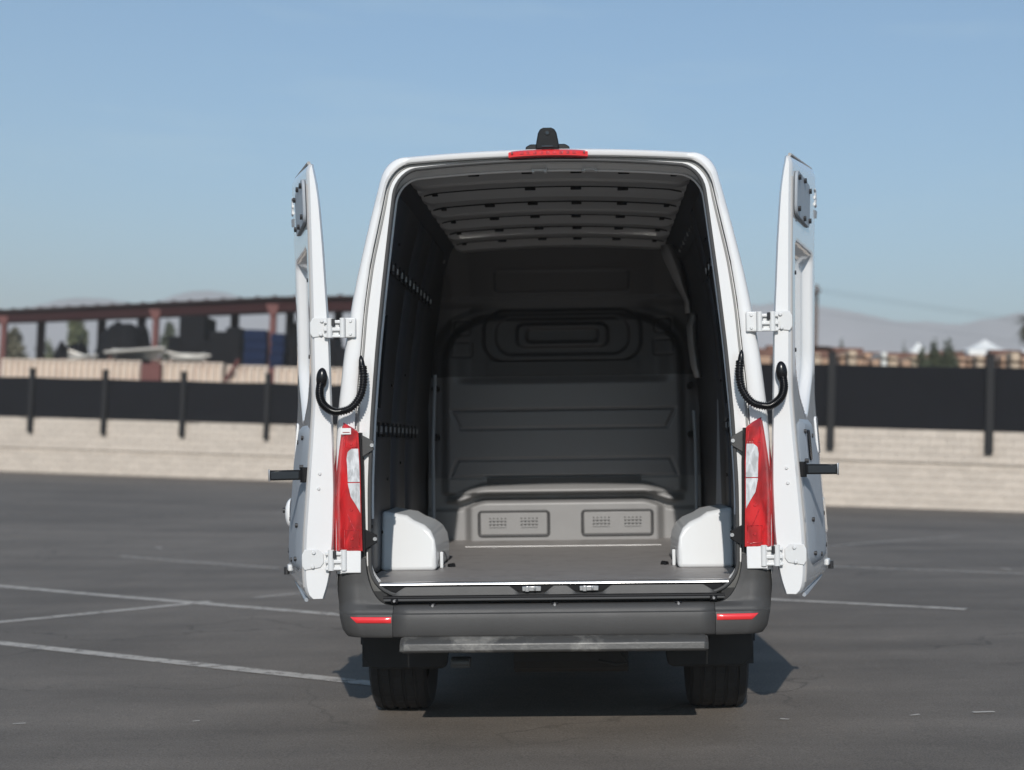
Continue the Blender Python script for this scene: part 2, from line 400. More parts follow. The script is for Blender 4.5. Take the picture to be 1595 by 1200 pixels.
# ------------------------------------------------------------------ canopy and yard on the left
M['redsteel'] = pmat('red_oxide_steel', (.12, .030, .024), .6, var=.15)
M['roofsheet'] = pmat('roof_sheet', (.06, .035, .03), .6, var=.2, vscale=1)
M['cream'] = pmat('cream_sheet', (.62, .52, .43), .7, var=.08, vscale=1.5, dirt=(.35, .2, .15), dscale=1.2, damt=.35)
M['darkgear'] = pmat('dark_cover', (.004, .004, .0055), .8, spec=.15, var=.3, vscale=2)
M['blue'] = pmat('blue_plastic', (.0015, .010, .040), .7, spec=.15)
M['fascia'] = pmat('shaded_red_steel', (.035, .010, .010), .7, spec=.2)  # red steel with the shade under the roof put into its colour
M['pipe'] = pmat('pale_pipe', (.45, .42, .37), .4, metal=.3)
M['rust'] = pmat('rusty_brown', (.14, .07, .05), .8, var=.3, vscale=3)
can = empty('red_canopy', (-20, 58, 0)); tag(can, 'long open canopy with dark roof on red steel posts behind the left fence', 'canopy')
def cw(v): return Vector(v) - Vector(can.location)
P0 = at(-250, 484 + 12, 66); P1 = at(0, 483, 60); P15 = at(200, 474, 55.3); P2 = at(430, 464, 50.6); P3 = at(640, 462, 48.5)
zc = 6.35
front = [Vector((p.x, p.y, zc)) for p in (P0, P1, P15, P2, P3)]
back = [Vector((p.x - .4, p.y + 5.0, zc + .12)) for p in front]
m = MB()
for a, b, c, d in zip(front, front[1:], back, back[1:]):
    nseg = int((b - a).length / .9)
    for i in range(nseg):
        q0 = a.lerp(b, i / nseg); q1 = a.lerp(b, (i + .82) / nseg); q2 = c.lerp(d, i / nseg); q3 = c.lerp(d, (i + .82) / nseg); q4 = a.lerp(b, (i + 1) / nseg); q5 = c.lerp(d, (i + 1) / nseg)
        upz = Vector((0, 0, .06))
        m.add([cw(q0), cw(q1), cw(q3), cw(q2), cw(q0 + upz), cw(q1 + upz), cw(q3 + upz), cw(q2 + upz)], [[0, 1, 2, 3], [4, 7, 6, 5], [0, 4, 5, 1], [3, 2, 6, 7], [0, 3, 7, 4], [1, 5, 6, 2]])
        m.add([cw(q1), cw(q4), cw(q5), cw(q3), cw(q1 + upz * 1.8), cw(q4 + upz * 1.8), cw(q5 + upz * 1.8), cw(q3 + upz * 1.8)], [[0, 1, 2, 3], [4, 7, 6, 5], [0, 4, 5, 1], [3, 2, 6, 7], [0, 3, 7, 4], [1, 5, 6, 2]])
m.build('roof_sheet', M['roofsheet'], can)
for a, b in zip(front, front[1:]):
    mm = MB(); z1 = Vector((0, 0, -.02)); z2 = Vector((0, 0, -.16 if b.x < -20 else -.46)); n_ = Vector((0, .22, 0))
    a2 = a + Vector((0, .25, 0)); b2 = b + Vector((0, .25, 0))
    mm.add([cw(a2 + z1), cw(b2 + z1), cw(b2 + z2), cw(a2 + z2), cw(a2 + z1 + n_), cw(b2 + z1 + n_), cw(b2 + z2 + n_), cw(a2 + z2 + n_)], [[0, 1, 2, 3], [4, 7, 6, 5], [0, 4, 5, 1], [3, 2, 6, 7], [0, 3, 7, 4], [1, 5, 6, 2]])
    mm.build('beam', M['fascia'], can)
for a, b in zip(back, back[1:]):
    mm = MB(); z1 = Vector((0, 0, -.02)); z2 = Vector((0, 0, -.20)); n_ = Vector((0, .18, 0))
    mm.add([cw(a + z1), cw(b + z1), cw(b + z2), cw(a + z2), cw(a + z1 + n_), cw(b + z1 + n_), cw(b + z2 + n_), cw(a + z2 + n_)], [[0, 1, 2, 3], [4, 7, 6, 5], [0, 4, 5, 1], [3, 2, 6, 7], [0, 3, 7, 4], [1, 5, 6, 2]])
    mm.build('beam', M['fascia'], can)
def line_d(px):                        # depth of the canopy front at a column
    v = ray(px, 500); k = v.x / v.y
    for a, b in zip(front, front[1:]):
        t = (a.x - k * a.y) / (k * (b.y - a.y) - (b.x - a.x))
        if -.001 <= t <= 1.001: return (a + (b - a) * t)
    return front[-1]
for px in (-120, 3, 240, 423, 600):
    p = line_d(px); p = p + Vector((0, .3, 0)); q = cw(p)
    MB().box2((q.x - .11, q.y - .11, 0), (q.x + .11, q.y + .11, zc - .3)).build('post', M['redsteel'], can)
    MB().prism([(-.26, 0), (.26, 0), (.11, -.40), (-.11, -.40)], lambda s_, k, q=q: (q.x + s_[0], q.y - .17 + .06 * k, zc - .2 + s_[1])).build('bracket', M['redsteel'], can)
for px in (65, 159, 221, 318, 366, 452, 527):
    q = cw(line_d(px) * 1.08)
    MB().box2((q.x - .15, q.y - .13, 0), (q.x + .15, q.y + .13, zc - .02)).build('rear_post', M['fascia'], can)
# cream corrugated barrier
bar = empty('corrugated_barrier', (at(0, 560, 48).x, 48, 0)); tag(bar, 'cream corrugated metal barrier showing above the left fence', 'barrier')
def corr(px0, px1, d0, d1, z1):
    a = at(px0, 570, d0); b = at(px1, 570, d1); L_ = (b - a).length; n = int(L_ / .25); rows = [[], []]
    for i in range(n * 4 + 1):
        p = a.lerp(b, i / (n * 4)); off = (0, .0, .14, .14)[i % 4]
        for k, zz in enumerate((0.0, z1)): rows[k].append(Vector((p.x, p.y - off, zz)) - bar.location)
    v, f = loft(rows); o = mk('corrugated_sheet', v, f, M['cream'], bar); s_ = o.modifiers.new('s', 'SOLIDIFY'); s_.thickness = .02
    top = MB(); pa = a - bar.location; pb = b - bar.location
    top.add([Vector((pa.x, pa.y - .1, z1)), Vector((pb.x, pb.y - .1, z1)), Vector((pb.x, pb.y + .06, z1)), Vector((pa.x, pa.y + .06, z1)), Vector((pa.x, pa.y - .1, z1 + .05)), Vector((pb.x, pb.y - .1, z1 + .05)), Vector((pb.x, pb.y + .06, z1 + .05)), Vector((pa.x, pa.y + .06, z1 + .05))], [[0, 1, 2, 3], [4, 7, 6, 5], [0, 4, 5, 1], [3, 2, 6, 7], [0, 3, 7, 4], [1, 5, 6, 2]])
    top.build('top_rail', M['cream'], bar)
for a in ((-200, -2, 51, 49.2, 3.82), (2, 221, 49, 47.6, 3.72), (251, 349, 47.5, 46.9, 3.70), (353, 419, 46.9, 46.6, 3.63), (428, 640, 46.5, 45.5, 3.60)): corr(*a)
p = at(236, 575, 47.3); q = p - bar.location; MB().box2((q.x - .32, q.y - .1, 0), (q.x + .32, q.y + .3, 3.66)).build('red_panel', M['redsteel'], bar)
q = at(423.5, 575, 46.7) - bar.location; MB().box2((q.x - .13, q.y - .1, 0), (q.x + .13, q.y + .1, 3.62)).build('red_panel', M['redsteel'], bar)
a = at(350, 594, 46.6) - bar.location; b = at(372, 560, 46.6) - bar.location; MB().cyl(a, b, .06, 6).build('brace', M['redsteel'], bar)

def blob_heap(name, px0, px1, ytop, d, z0, mat, label, cat, seed, depth=2.0, jag=.35):
    """a covered heap: one lumpy mound from the ground to its real height"""
    rnd = random.Random(seed); a = at(px0, ytop, d); b = at(px1, ytop, d); h = (a.z + b.z) / 2; w = b.x - a.x; cx = (a.x + b.x) / 2
    rows = []
    nxx, nyy = 18, 8
    for j in range(nyy + 1):
        row = []
        for i in range(nxx + 1):
            u = i / nxx * 2 - 1; v = j / nyy * 2 - 1
            e = max(0, 1 - abs(u) ** 6) ** .5 * max(0, 1 - abs(v) ** 6) ** .5
            z = h * e * (1 + jag * .25 * noise.noise(Vector((u * 2.5 + seed, v * 2, seed * .7)))) if e > 0 else 0
            row.append(Vector((u * w / 2, v * depth / 2, z)))
        rows.append(row)
    v, f = loft(rows); o = mk(name, v, f, mat, smooth=True, sharp=50); o.location = (cx, d, z0); tag(o, label, cat); return o
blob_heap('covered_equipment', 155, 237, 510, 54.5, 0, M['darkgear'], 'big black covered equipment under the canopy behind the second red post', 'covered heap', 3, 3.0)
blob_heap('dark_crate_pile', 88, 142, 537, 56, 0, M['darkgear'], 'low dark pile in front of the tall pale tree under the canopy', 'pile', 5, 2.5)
def machine(px0, px1, ytop, d, label, steps, mat, name='yard_machine'):
    a = at(px0, ytop, d); b = at(px1, ytop, d); o = empty(name, ((a.x + b.x) / 2, d, 0)); tag(o, label, 'machine'); w = b.x - a.x
    for (u0, u1, zt_, nm) in steps:
        MB().box2((-w / 2 + u0 * w, -.9, 0), (-w / 2 + u1 * w, .9, zt_ * a.z)).build(nm, mat, o, bevel=.05)
    return o
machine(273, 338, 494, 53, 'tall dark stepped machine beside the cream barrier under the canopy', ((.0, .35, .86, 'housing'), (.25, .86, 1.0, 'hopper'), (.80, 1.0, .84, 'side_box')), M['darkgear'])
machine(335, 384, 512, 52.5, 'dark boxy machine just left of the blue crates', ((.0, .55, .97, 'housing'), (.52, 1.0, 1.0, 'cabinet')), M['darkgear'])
def crate_stack(px0, px1, y0, d, n, hh, label):
    a = at(px0, y0, d); b = at(px1, y0, d); w = b.x - a.x; o = empty('blue_crate_stack', ((a.x + b.x) / 2, d, 0)); tag(o, label, 'crate stack', 'stacks of blue crates under the canopy')
    nn = int(a.z / hh); hh = a.z / nn; me = None
    for i in range(nn):
        if me is None:
            c = MB().box2((-w / 2, -.55, 0), (w / 2, .55, hh * .84)).box2((-w / 2 + .03, -.5, hh * .84), (w / 2 - .03, .5, hh)).build('crate', M['blue'], o); me = c.data
        else: c = bpy.data.objects.new('crate', me); COL.objects.link(c); c.parent = o
        c.location = (random.uniform(-.02, .02), 0, i * hh)
crate_stack(386, 420, 515, 51, 10, .36, 'stack of blue crates left of the third red post')
crate_stack(426, 447, 521, 51, 10, .36, 'stack of blue crates right of the third red post')
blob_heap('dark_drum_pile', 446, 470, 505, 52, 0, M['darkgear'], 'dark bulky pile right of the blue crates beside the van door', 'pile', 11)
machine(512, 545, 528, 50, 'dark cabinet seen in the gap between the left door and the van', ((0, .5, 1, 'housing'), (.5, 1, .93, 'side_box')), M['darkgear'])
# pale pipes lying on top of the barrier racks
def pipe_bundle(px0, px1, py, d, label, n, sd_):
    rnd = random.Random(sd_); a = at(px0, py, d); b = at(px1, py, d); o = empty('pipe_bundle', ((a.x + b.x) / 2, d, 0)); tag(o, label, 'pipes', 'bundles of pale pipes on racks')
    w = (b.x - a.x)
    for s_ in (-.4, .4): MB().box2((s_ * w - .05, -.3, 0), (s_ * w + .05, .3, a.z - .12)).build('rack_leg', M['rust'], o)
    for i in range(n):
        y = -.3 + .6 * i / n; z = a.z - .1 + rnd.uniform(0, .22); t_ = rnd.uniform(-.12, .12)
        MB().cyl((-w / 2 + rnd.uniform(0, .4), y, z - t_), (w / 2 - rnd.uniform(0, .4), y, z + t_), .06, 8).build('pipe', M['pipe'], o, smooth=True)
pipe_bundle(98, 150, 554, 50, 'pale pipes lying on a rack below the tall tree', 5, 1)
pipe_bundle(166, 262, 550, 50, 'long pale pipes lying across the second red post', 7, 2)
pipe_bundle(262, 330, 556, 49.5, 'pale pipes on a rack in front of the stepped machine', 5, 3)

# ------------------------------------------------------------------ trees
M['leaf1'] = pmat('pale_leaf', (.115, .125, .055), .7, rand=.0, var=.4, vscale=.6)
M['leaf2'] = pmat('dark_leaf', (.055, .065, .035), .7, var=.4, vscale=.6)
M['leaf3'] = pmat('dusty_leaf', (.11, .10, .06), .7, var=.4, vscale=.6)
M['bark'] = pmat('bark', (.12, .09, .065), .9)
def tree(px, ytop, d, w, kind, label, name='tree', cat='tree', lobes=None, n=2600, group=None, leaf=.22, cb=.25, seed=0):
    rnd = random.Random(seed); p = at(px, ytop, d); H = p.z; o = empty(name, (p.x, d, 0)); tag(o, label, cat, group)
    m = MB(); m.cyl((0, 0, 0), (.1 * w * rnd.uniform(-1, 1), 0, H * .55), .03 * H * .6, 8, .012 * H)
    for i in range(6):
        a_ = rnd.uniform(0, 6.28); z0 = H * rnd.uniform(.25, .5)
        m.cyl((0, 0, z0), (math.cos(a_) * w * .3, math.sin(a_) * w * .3, z0 + H * rnd.uniform(.15, .35)), .012 * H, 6, .004 * H)
    m.build('trunk', M['bark'], o)
    if lobes is None:
        lobes = []
        for i in range(11):
            a_ = rnd.uniform(0, 6.28); r_ = rnd.uniform(0, .33) * w; zz = rnd.uniform(cb + .08, .86)
            tp = 1 - .6 * max(0, (zz - .55) / .35)
            lobes.append((math.cos(a_) * r_ * tp, math.sin(a_) * r_ * tp, H * zz, w * rnd.uniform(.14, .26) * tp + .1, H * rnd.uniform(.09, .15)))
        lobes.append((0, 0, H * .88, w * .14, H * .12))
    vs = []; fs = []
    for i in range(n):
        L_ = rnd.choice(lobes); v = Vector((rnd.gauss(0, 1), rnd.gauss(0, 1), rnd.gauss(0, 1))).normalized() * rnd.uniform(.45, 1.08)
        c = Vector((L_[0] + v.x * L_[3], L_[1] + v.y * L_[3], min(H, L_[2] + v.z * L_[4])))
        s_ = leaf * rnd.uniform(.5, 1.3); a_ = Vector((rnd.gauss(0, 1), rnd.gauss(0, 1), rnd.gauss(0, 1))).normalized(); b_ = a_.orthogonal().normalized()
        k = len(vs); vs += [c - a_ * s_, c + b_ * s_ * .5, c + a_ * s_, c - b_ * s_ * .5]; fs.append([k, k + 1, k + 2, k + 3])
    mk('crown', vs, fs, M[kind], o, recalc=False); return o
tree(121, 486, 85, 2.7, 'leaf1', 'tall pale green tree framed by the canopy posts on the left', seed=1, n=3500, leaf=.17)
tree(22, 511, 80, 3.2, 'leaf3', 'broad dusty bush tree at the far left edge under the canopy', seed=2, n=3500, leaf=.17, cb=.1)
tree(264, 497, 95, 1.9, 'leaf2', 'narrow pointed tree right of the second red post', seed=3, leaf=.16)
tree(305, 520, 95, 3.0, 'leaf1', 'pale low tree behind the stepped machine', seed=4, leaf=.16)
tree(70, 528, 100, 4.5, 'leaf1', 'pale bushy tree low between the first two canopy posts', seed=5, leaf=.17, cb=.1)
tree(1311, 527, 110, 1.5, 'leaf2', 'small thin tree right of the utility pole', seed=6, leaf=.15, n=900)
tree(1437, 537, 38.6, 1.0, 'leaf2', 'left tree of the dark clump in front of the lumber stacks', seed=7, leaf=.06, n=2600, cb=.55)
tree(1456, 527, 39.2, .9, 'leaf2', 'middle pointed tree of the dark clump behind the right fence', seed=8, leaf=.06, n=2600, cb=.55)
tree(1477, 526, 38.8, 1.2, 'leaf2', 'right and widest tree of the dark clump behind the right fence', seed=9, leaf=.06, n=3600, cb=.55)
tree(1409, 533, 120, 1.4, 'leaf2', 'tiny distant tree left of the dark clump', seed=10, leaf=.15, n=700)
# palm at the right edge
pm = at(1612, 470, 62); palm = empty('palm_tree', (pm.x, 62, 0)); tag(palm, 'fan palm at the far right edge with hanging dry fronds', 'palm tree')
MB().cyl((0, 0, 0), (0, 0, pm.z - .9), .26, 10, .2).build('trunk', M['bark'], palm, smooth=True)
vs = []; fs = []; rnd = random.Random(4)
for i in range(42):
    a_ = rnd.uniform(0, 6.28); el = rnd.uniform(-1.2, .9); base = Vector((0, 0, pm.z - .9)); d_ = Vector((math.cos(a_) * math.cos(el), math.sin(a_) * math.cos(el), math.sin(el)))
    s_ = d_.cross(Vector((0, 0, 1))).normalized()
    for k in range(-4, 5):
        dr = (d_ + s_ * k * .16).normalized(); n0 = len(vs)
        tip = base + dr * rnd.uniform(.8, 1.15) + Vector((0, 0, -.25)); mid_ = base + dr * .55
        vs += [base + dr * .2, mid_ + s_ * .035, tip, mid_ - s_ * .035]; fs.append([n0, n0 + 1, n0 + 2, n0 + 3])
mk('crown', vs, fs, M['leaf3'], palm, recalc=False)

# ------------------------------------------------------------------ lumber yard on the right
M['lumber'] = pmat('lumber_ends', (.40, .26, .175), .8, var=.2, vscale=3)
M['lumber2'] = pmat('pale_lumber', (.46, .36, .26), .8, var=.2, vscale=3)
M['wrap'] = pmat('white_wrap', (.62, .62, .58), .6)
stk = [(1185, 24, 555, 'lumber'), (1213, 20, 557, 'lumber'), (1241, 22, 556, 'lumber'), (1268, 13, 553, 'lumber2'), (1284, 18, 555, 'lumber'), (1310, 12, 556, 'lumber'), (1323, 12, 547, 'lumber2'), (1335, 11, 556, 'lumber'), (1347, 11, 552, 'lumber'), (1359, 12, 556, 'lumber'),
       (1372, 8, 551, 'wrap'), (1386, 15, 556, 'lumber2'), (1406, 13, 555, 'lumber'), (1420, 12, 557, 'lumber2'), (1436, 12, 560, 'wrap'), (1450, 14, 558, 'lumber'), (1492, 12, 557, 'lumber'), (1507, 12, 557, 'lumber'), (1520, 11, 556, 'lumber2'), (1534, 12, 558, 'lumber'), (1558, 12, 556, 'lumber'), (1574, 13, 549, 'lumber2'), (1590, 13, 556, 'lumber'), (1612, 18, 555, 'lumber'), (1640, 22, 555, 'lumber2')]
words = ['orange', 'honey', 'tan', 'sandy']
for i, (px, w, yt, mt) in enumerate(stk):
    d = 41.5 + (i % 3) * .3; yt += (i * 7 % 5) - 2; a = at(px - w / 2, yt, d); b = at(px + w / 2, yt, d); W_ = b.x - a.x; o = empty('lumber_stack', ((a.x + b.x) / 2, d, 0))
    marks = [(1172, 'the right edge of the van body'), (1262, 'the right door'), (1294, 'the first thick fence post'), (1372, 'the white wrapped stack'), (1456, 'the dark tree clump'), (1540, 'the second thick fence post')]
    mpx, mk_ = min(marks, key=lambda m_: abs(m_[0] - px)); side = 'right' if px >= mpx else 'left'
    rank = sum(1 for q in stk if (q[0] >= mpx) == (px >= mpx) and abs(q[0] - mpx) <= abs(px - mpx) and min(marks, key=lambda m_: abs(m_[0] - q[0]))[0] == mpx)
    colr = {'lumber': 'orange tan', 'lumber2': 'pale yellow', 'wrap': 'white wrapped'}[mt]
    tag(o, f"{colr} lumber stack, {['zeroth', 'first', 'second', 'third', 'fourth', 'fifth', 'sixth'][rank]} to the {side} of {mk_}", 'lumber stack', 'lumber stacks beyond the right fence')
    z = 0; k = 0; hh = .42
    while z < a.z - .05:
        h2 = min(hh, a.z - z)
        MB().box2((-W_ / 2, -.5, z), (W_ / 2, 1.6, z + h2 * .86)).build('bundle', M[mt], o, bevel=.03, seg=1)
        z += hh; k += 1
a = at(1150, 546, 43.5); b = at(1680, 556, 43.5)
rk = empty('storage_rack', ((a.x + b.x) / 2, 43.9, 0)); tag(rk, 'long rusty brown rack running behind the lumber stacks', 'rack'); W_ = b.x - a.x
zt = at(1400, 549, 43.5).z
MB().box2((-W_ / 2, -.25, zt - .22), (W_ / 2, .3, zt)).build('top_beam', M['rust'], rk)
MB().box2((-W_ / 2, .3, 0), (W_ / 2, .5, zt - .24)).build('back_board', M['darkgear'], rk)
for i in range(14):
    x = -W_ / 2 + W_ * i / 13; MB().box2((x - .06, -.2, 0), (x + .06, .28, zt - .22)).build('upright', M['rust'], rk)
for i in range(9):
    x = -W_ / 2 + W_ * random.Random(i).random(); MB().box2((x - .5, -.2, zt), (x + .5, .2, zt + random.Random(i + 40).uniform(.06, .2))).build('timber', M['rust'], rk)
M['tent'] = pmat('white_tent', (.75, .75, .72), .6)
def tent(px0, px1, ytop, yb, d, label):
    a = at(px0, yb, d); b = at(px1, yb, d); t_ = at((px0 + px1) / 2, ytop, d); o = empty('white_tent', ((a.x + b.x) / 2, d, 0)); tag(o, label, 'tent', None); w = (b.x - a.x) / 2
    rows = []
    for j in range(9):
        v = j / 8; rr = 1 - v; zz = a.z + (t_.z - a.z) * (v ** 1.4)
        rows.append([Vector((w * rr * math.cos(t) * (1.15 if abs(math.cos(t)) > .9 else 1), w * rr * math.sin(t), zz)) for t in [2 * math.pi * k / 24 for k in range(24)]])
    v_, f_ = loft(rows, True); mk('tent_roof', v_, f_, M['tent'], o, smooth=True)
    MB().box2((-w * .95, -w * .95, 0), (w * .95, w * .95, a.z - .02)).build('tent_wall', M['tent'], o)
tent(1497, 1571, 529, 547, 100, 'white peaked tent roof left of the second thick fence post')
tent(1583, 1640, 537, 549, 100, 'white tent roof at the right edge below the palm')
tent(1416, 1444, 533, 548, 105, 'small white tent roof behind the dark tree clump')
# utility pole
c = at(1272, 444, 80); pole = empty('utility_pole', (c.x, 80, 0)); tag(pole, 'tall wooden utility pole beyond the right fence with thin wires', 'utility pole')
M['wood'] = pmat('weathered_pole', (.13, .095, .08), .9)
MB().cyl((0, 0, 0), (0, 0, c.z), .17, 10, .12).build('pole', M['wood'], pole, smooth=True)
MB().box2((-.06, -1.1, c.z - .5), (.06, 1.1, c.z - .38)).build('crossarm', M['wood'], pole)
for k, (y0, zz) in enumerate(((-1, -.3), (0, -.3), (1, -.3), (0, -1.6))):
    pts = []
    for i in range(21):
        t = i / 20; pts.append((t * 60, y0 + t * 22, c.z + zz - 1.4 * math.sin(math.pi * t)))
    MB().tube(pts, .006, 4).build('wire', M['post'], pole)

# ================================================================== THE VAN
van = empty('cargo_van', (0, 6.55, 0)); tag(van, 'white high roof cargo van seen from behind with both rear doors swung wide open', 'van')
roll = 0.043; yaw = -0.026
van.rotation_mode = 'XYZ'
van.matrix_world = Matrix.Translation((0.052, 6.55, 0)) @ Matrix.Rotation(yaw, 4, 'Z') @ Matrix.Rotation(-roll, 4, 'Y') @ Matrix.Diagonal((1.03, 1, 1, 1))

WO = [(.45, .975), (.86, 1.008), (1.2, 1.008), (1.52, .993), (1.85, .958), (2.15, .908), (2.33, .868), (2.51, .826), (2.62, .797), (2.75, .765)]
WI = [(.6, .825), (.86, .833), (1.2, .833), (1.52, .819), (1.85, .793), (2.15, .762), (2.33, .741), (2.5, .721), (2.75, .69)]
WG = [(.6, .895), (1.2, .905), (1.59, .892), (1.85, .868), (2.04, .852), (2.256, .822), (2.515, .766), (2.75, .72)]
def hoop(tab, inset, zc_, zs_, r, zb, y, ns=20, na=8, nt_=12):
    half = []
    z1 = zs_ - r
    for i in range(ns + 1):
        z = zb + (z1 - zb) * i / ns; half.append((smooth_t(tab, z) - inset, z))
    w1 = half[-1][0]; slope = (smooth_t(tab, z1) - smooth_t(tab, z1 - .05)) / .05
    for i in range(1, na + 1):
        t = i / na * math.pi / 2
        half.append((w1 - r * (1 - math.cos(t)) + slope * r * math.sin(t) * (1 - i / na), z1 + r * math.sin(t)))
    x0 = half[-1][0]
    for i in range(1, nt_ + 1):
        x = x0 * (1 - i / nt_); half.append((x, zs_ + (zc_ - zs_) * (1 - (x / x0) ** 2)))
    pts = [(-x, z) for x, z in half] + [(x, z) for x, z in half[-2::-1]]
    yy = y if callable(y) else (lambda x, z: y)
    return [Vector((x, yy(x, z), z)) for x, z in pts]
def loop(tab, off, zc_, zs_, r, zb, rb, y, n=18, na=8, nt_=10):
    """closed loop: bottom centre -> right -> top -> left"""
    half = []
    zlo = zb + rb
    wlo = smooth_t(tab, zlo) + off
    for i in range(nt_): half.append(((wlo - rb) * i / nt_, zb))
    for i in range(na + 1):
        t = i / na * math.pi / 2; half.append((wlo - rb + rb * math.sin(t), zlo - rb * math.cos(t)))
    z1 = zs_ - r
    for i in range(1, n + 1):
        z = zlo + (z1 - zlo) * i / n; half.append((smooth_t(tab, z) + off, z))
    w1 = half[-1][0]; slope = (smooth_t(tab, z1) - smooth_t(tab, z1 - .05)) / .05
    for i in range(1, na + 1):
        t = i / na * math.pi / 2; half.append((w1 - r * (1 - math.cos(t)) + slope * r * math.sin(t) * (1 - i / na), z1 + r * math.sin(t)))
    x0 = half[-1][0]
    for i in range(1, nt_ + 1):
        x = x0 * (1 - i / nt_); half.append((x, zs_ + (zc_ - zs_) * (1 - (x / x0) ** 2)))
    pts = half + [(-x, z) for x, z in half[-2:0:-1]]
    return [Vector((x, y, z)) for x, z in pts]

# body shell: rear face ring, rounded corner, long sides, cab
AX_R, AX_F, RW = .95, 4.62, .362
def zbot(y):
    z = .46 if y > .62 else .53
    for ax in (AX_R, AX_F):
        dd = abs(y - ax)
        if dd < .50: z = max(z, .36 + math.sqrt(max(0, .50 ** 2 - dd ** 2)) * .98)
    return z
rows = []
rows.append(hoop(WG, -.006, 2.757, 2.735, .13, .80, .036))
rows.append(hoop(WG, -.006, 2.757, 2.735, .13, .80, .004))
rows.append(hoop(WG, -.014, 2.763, 2.741, .13, .80, -.002))
rows.append(hoop(WO, .040, 2.782, 2.756, .12, .80, -.003))
rows.append(hoop(WO, .018, 2.792, 2.764, .11, .80, .010))
rows.append(hoop(WO, .005, 2.797, 2.767, .10, .72, .045))
rows.append(hoop(WO, .0, 2.80, 2.77, .10, .60, .09))
def cabtop(y):
    return lerp_t([(4.3, 2.80), (4.7, 2.74), (5.1, 2.5), (5.5, 2.05), (5.8, 1.62), (6.1, 1.32), (6.5, 1.22), (6.75, 1.1), (6.85, .9)], y)
ysl = [.2, .3, .4, .5, .6, .7, .8, .95, 1.1, 1.2, 1.3, 1.4, 1.5, 1.8, 2.3, 2.8, 3.3, 3.8, 4.05, 4.15, 4.3, 4.45, 4.62, 4.8, 4.95, 5.1, 5.3, 5.5, 5.65, 5.8, 6.1, 6.4, 6.65, 6.8, 6.86]
for y in ysl:
    zt_ = cabtop(y); ins = lerp_t([(5, 0), (6, .04), (6.5, .1), (6.86, .3)], y)
    rows.append(hoop(WO, ins, zt_, zt_ - .03, .10 if zt_ > 1.5 else .18, zbot(y), y))
v, f = loft(rows); body = mk('body', v, f, M['white'], van, smooth=True, sharp=50)
# windscreen and cab side glass, headlights, grille and front bumper so that the van stands up from the side
def on_roof(y): return cabtop(y)
ws = []
for y in (4.85, 5.05, 5.25, 5.45, 5.65, 5.78): 
    z = on_roof(y); hw = smooth_t(WO, min(z - .13, 2.6)) - .10
    ws.append([Vector((hw * k / 4, y + .0, z + .012 - .03 * (k / 4) ** 2)) for k in range(-4, 5)])
v, f = loft(ws); o = mk('windscreen', v, f, M['glass'], van, smooth=True); o.modifiers.new('s', 'SOLIDIFY').thickness = .01
for s in (-1, 1):
    rows = []
    for j in range(13):
        z = 1.36 + .70 * j / 12; y1 = 5.42 - .50 * (j / 12) ** 1.3
        rows.append([Vector((s * (smooth_t(WO, z) - lerp_t([(5, 0), (6, .04)], 3.75 + (y1 - 3.75) * i / 16) + .006), 3.75 + (y1 - 3.75) * i / 16, z)) for i in range(17)])
    v, f = loft(rows); cwn = mk('cab_window', v, f, M['glass'], van, smooth=True); cwn.modifiers.new('s', 'SOLIDIFY').thickness = .004
    MB().box2((s * .55, 6.74, .78), (s * .86, 6.86, 1.02)).build('headlight', M['clear'], van, bevel=.04)
    MB().prism([(4.75, 1.35), (4.95, 1.35), (4.95, 1.75), (4.75, 1.75)], lambda p, k: (s * (1.02 + .22 * k), p[0], p[1])).build('wing_mirror', M['black'], van, bevel=.03)
MB().box2((-.42, 6.78, .72), (.42, 6.89, 1.02)).build('grille', M['black'], van, bevel=.02)
MB().box2((-.9, 6.45, .28), (.9, 6.93, .66)).build('front_bumper', M['bumper'], van, bevel=.08, seg=4)

# door seat flange + opening
rows = [loop(WG, .004, 2.757, 2.735, .13, .63, .17, .034), loop(WI, .035, 2.748, 2.722, .125, .665, .15, .030),
        loop(WI, .020, 2.744, 2.716, .125, .68, .15, .022), loop(WI, .008, 2.740, 2.710, .125, .692, .15, .024), loop(WI, .006, 2.738, 2.708, .125, .694, .15, .05)]
v, f = loft(rows, True); df = mk('door_frame', v, f, M['white'], van, smooth=True, sharp=40)
df.data.materials.append(pmat('grey_frame_trim', (.12, .12, .115), .5))
for p in df.data.polygons:
    if p.center.z < .872: p.material_index = 1
# grey-white inner header and jamb returning into the cargo space
rows = [loop(WI, .006, 2.738, 2.708, .125, .694, .15, .05), loop(WI, .012, 2.730, 2.700, .125, .70, .15, .055), loop(WI, .016, 2.714, 2.686, .12, .71, .15, .13), loop(WI, .03, 2.745, 2.72, .11, .72, .14, .16)]
v, f = loft(rows, True); mk('jamb', v, f, M['white_in'], van, smooth=True, sharp=40)
# white lip of the header
lp = [p + Vector((0, 0, 0)) for p in loop(WI, .006, 2.712, 2.684, .12, .71, .15, .125)]
mid = len(lp) // 2; seg_ = lp[20:len(lp) - 19]
MB().tube(seg_, .006, 6).build('lip', M['white'], van, smooth=True)
for s, xx in ((1, -.045), (1, .19)):
    o = MB(); o.box((xx, .115, 2.712), (.075, .03, .014)); o.box((xx - .028, .11, 2.703), (.014, .035, .01)); o.box((xx + .028, .11, 2.703), (.014, .035, .01)); o.build('roof_striker', M['hinge'], van, bevel=.003)
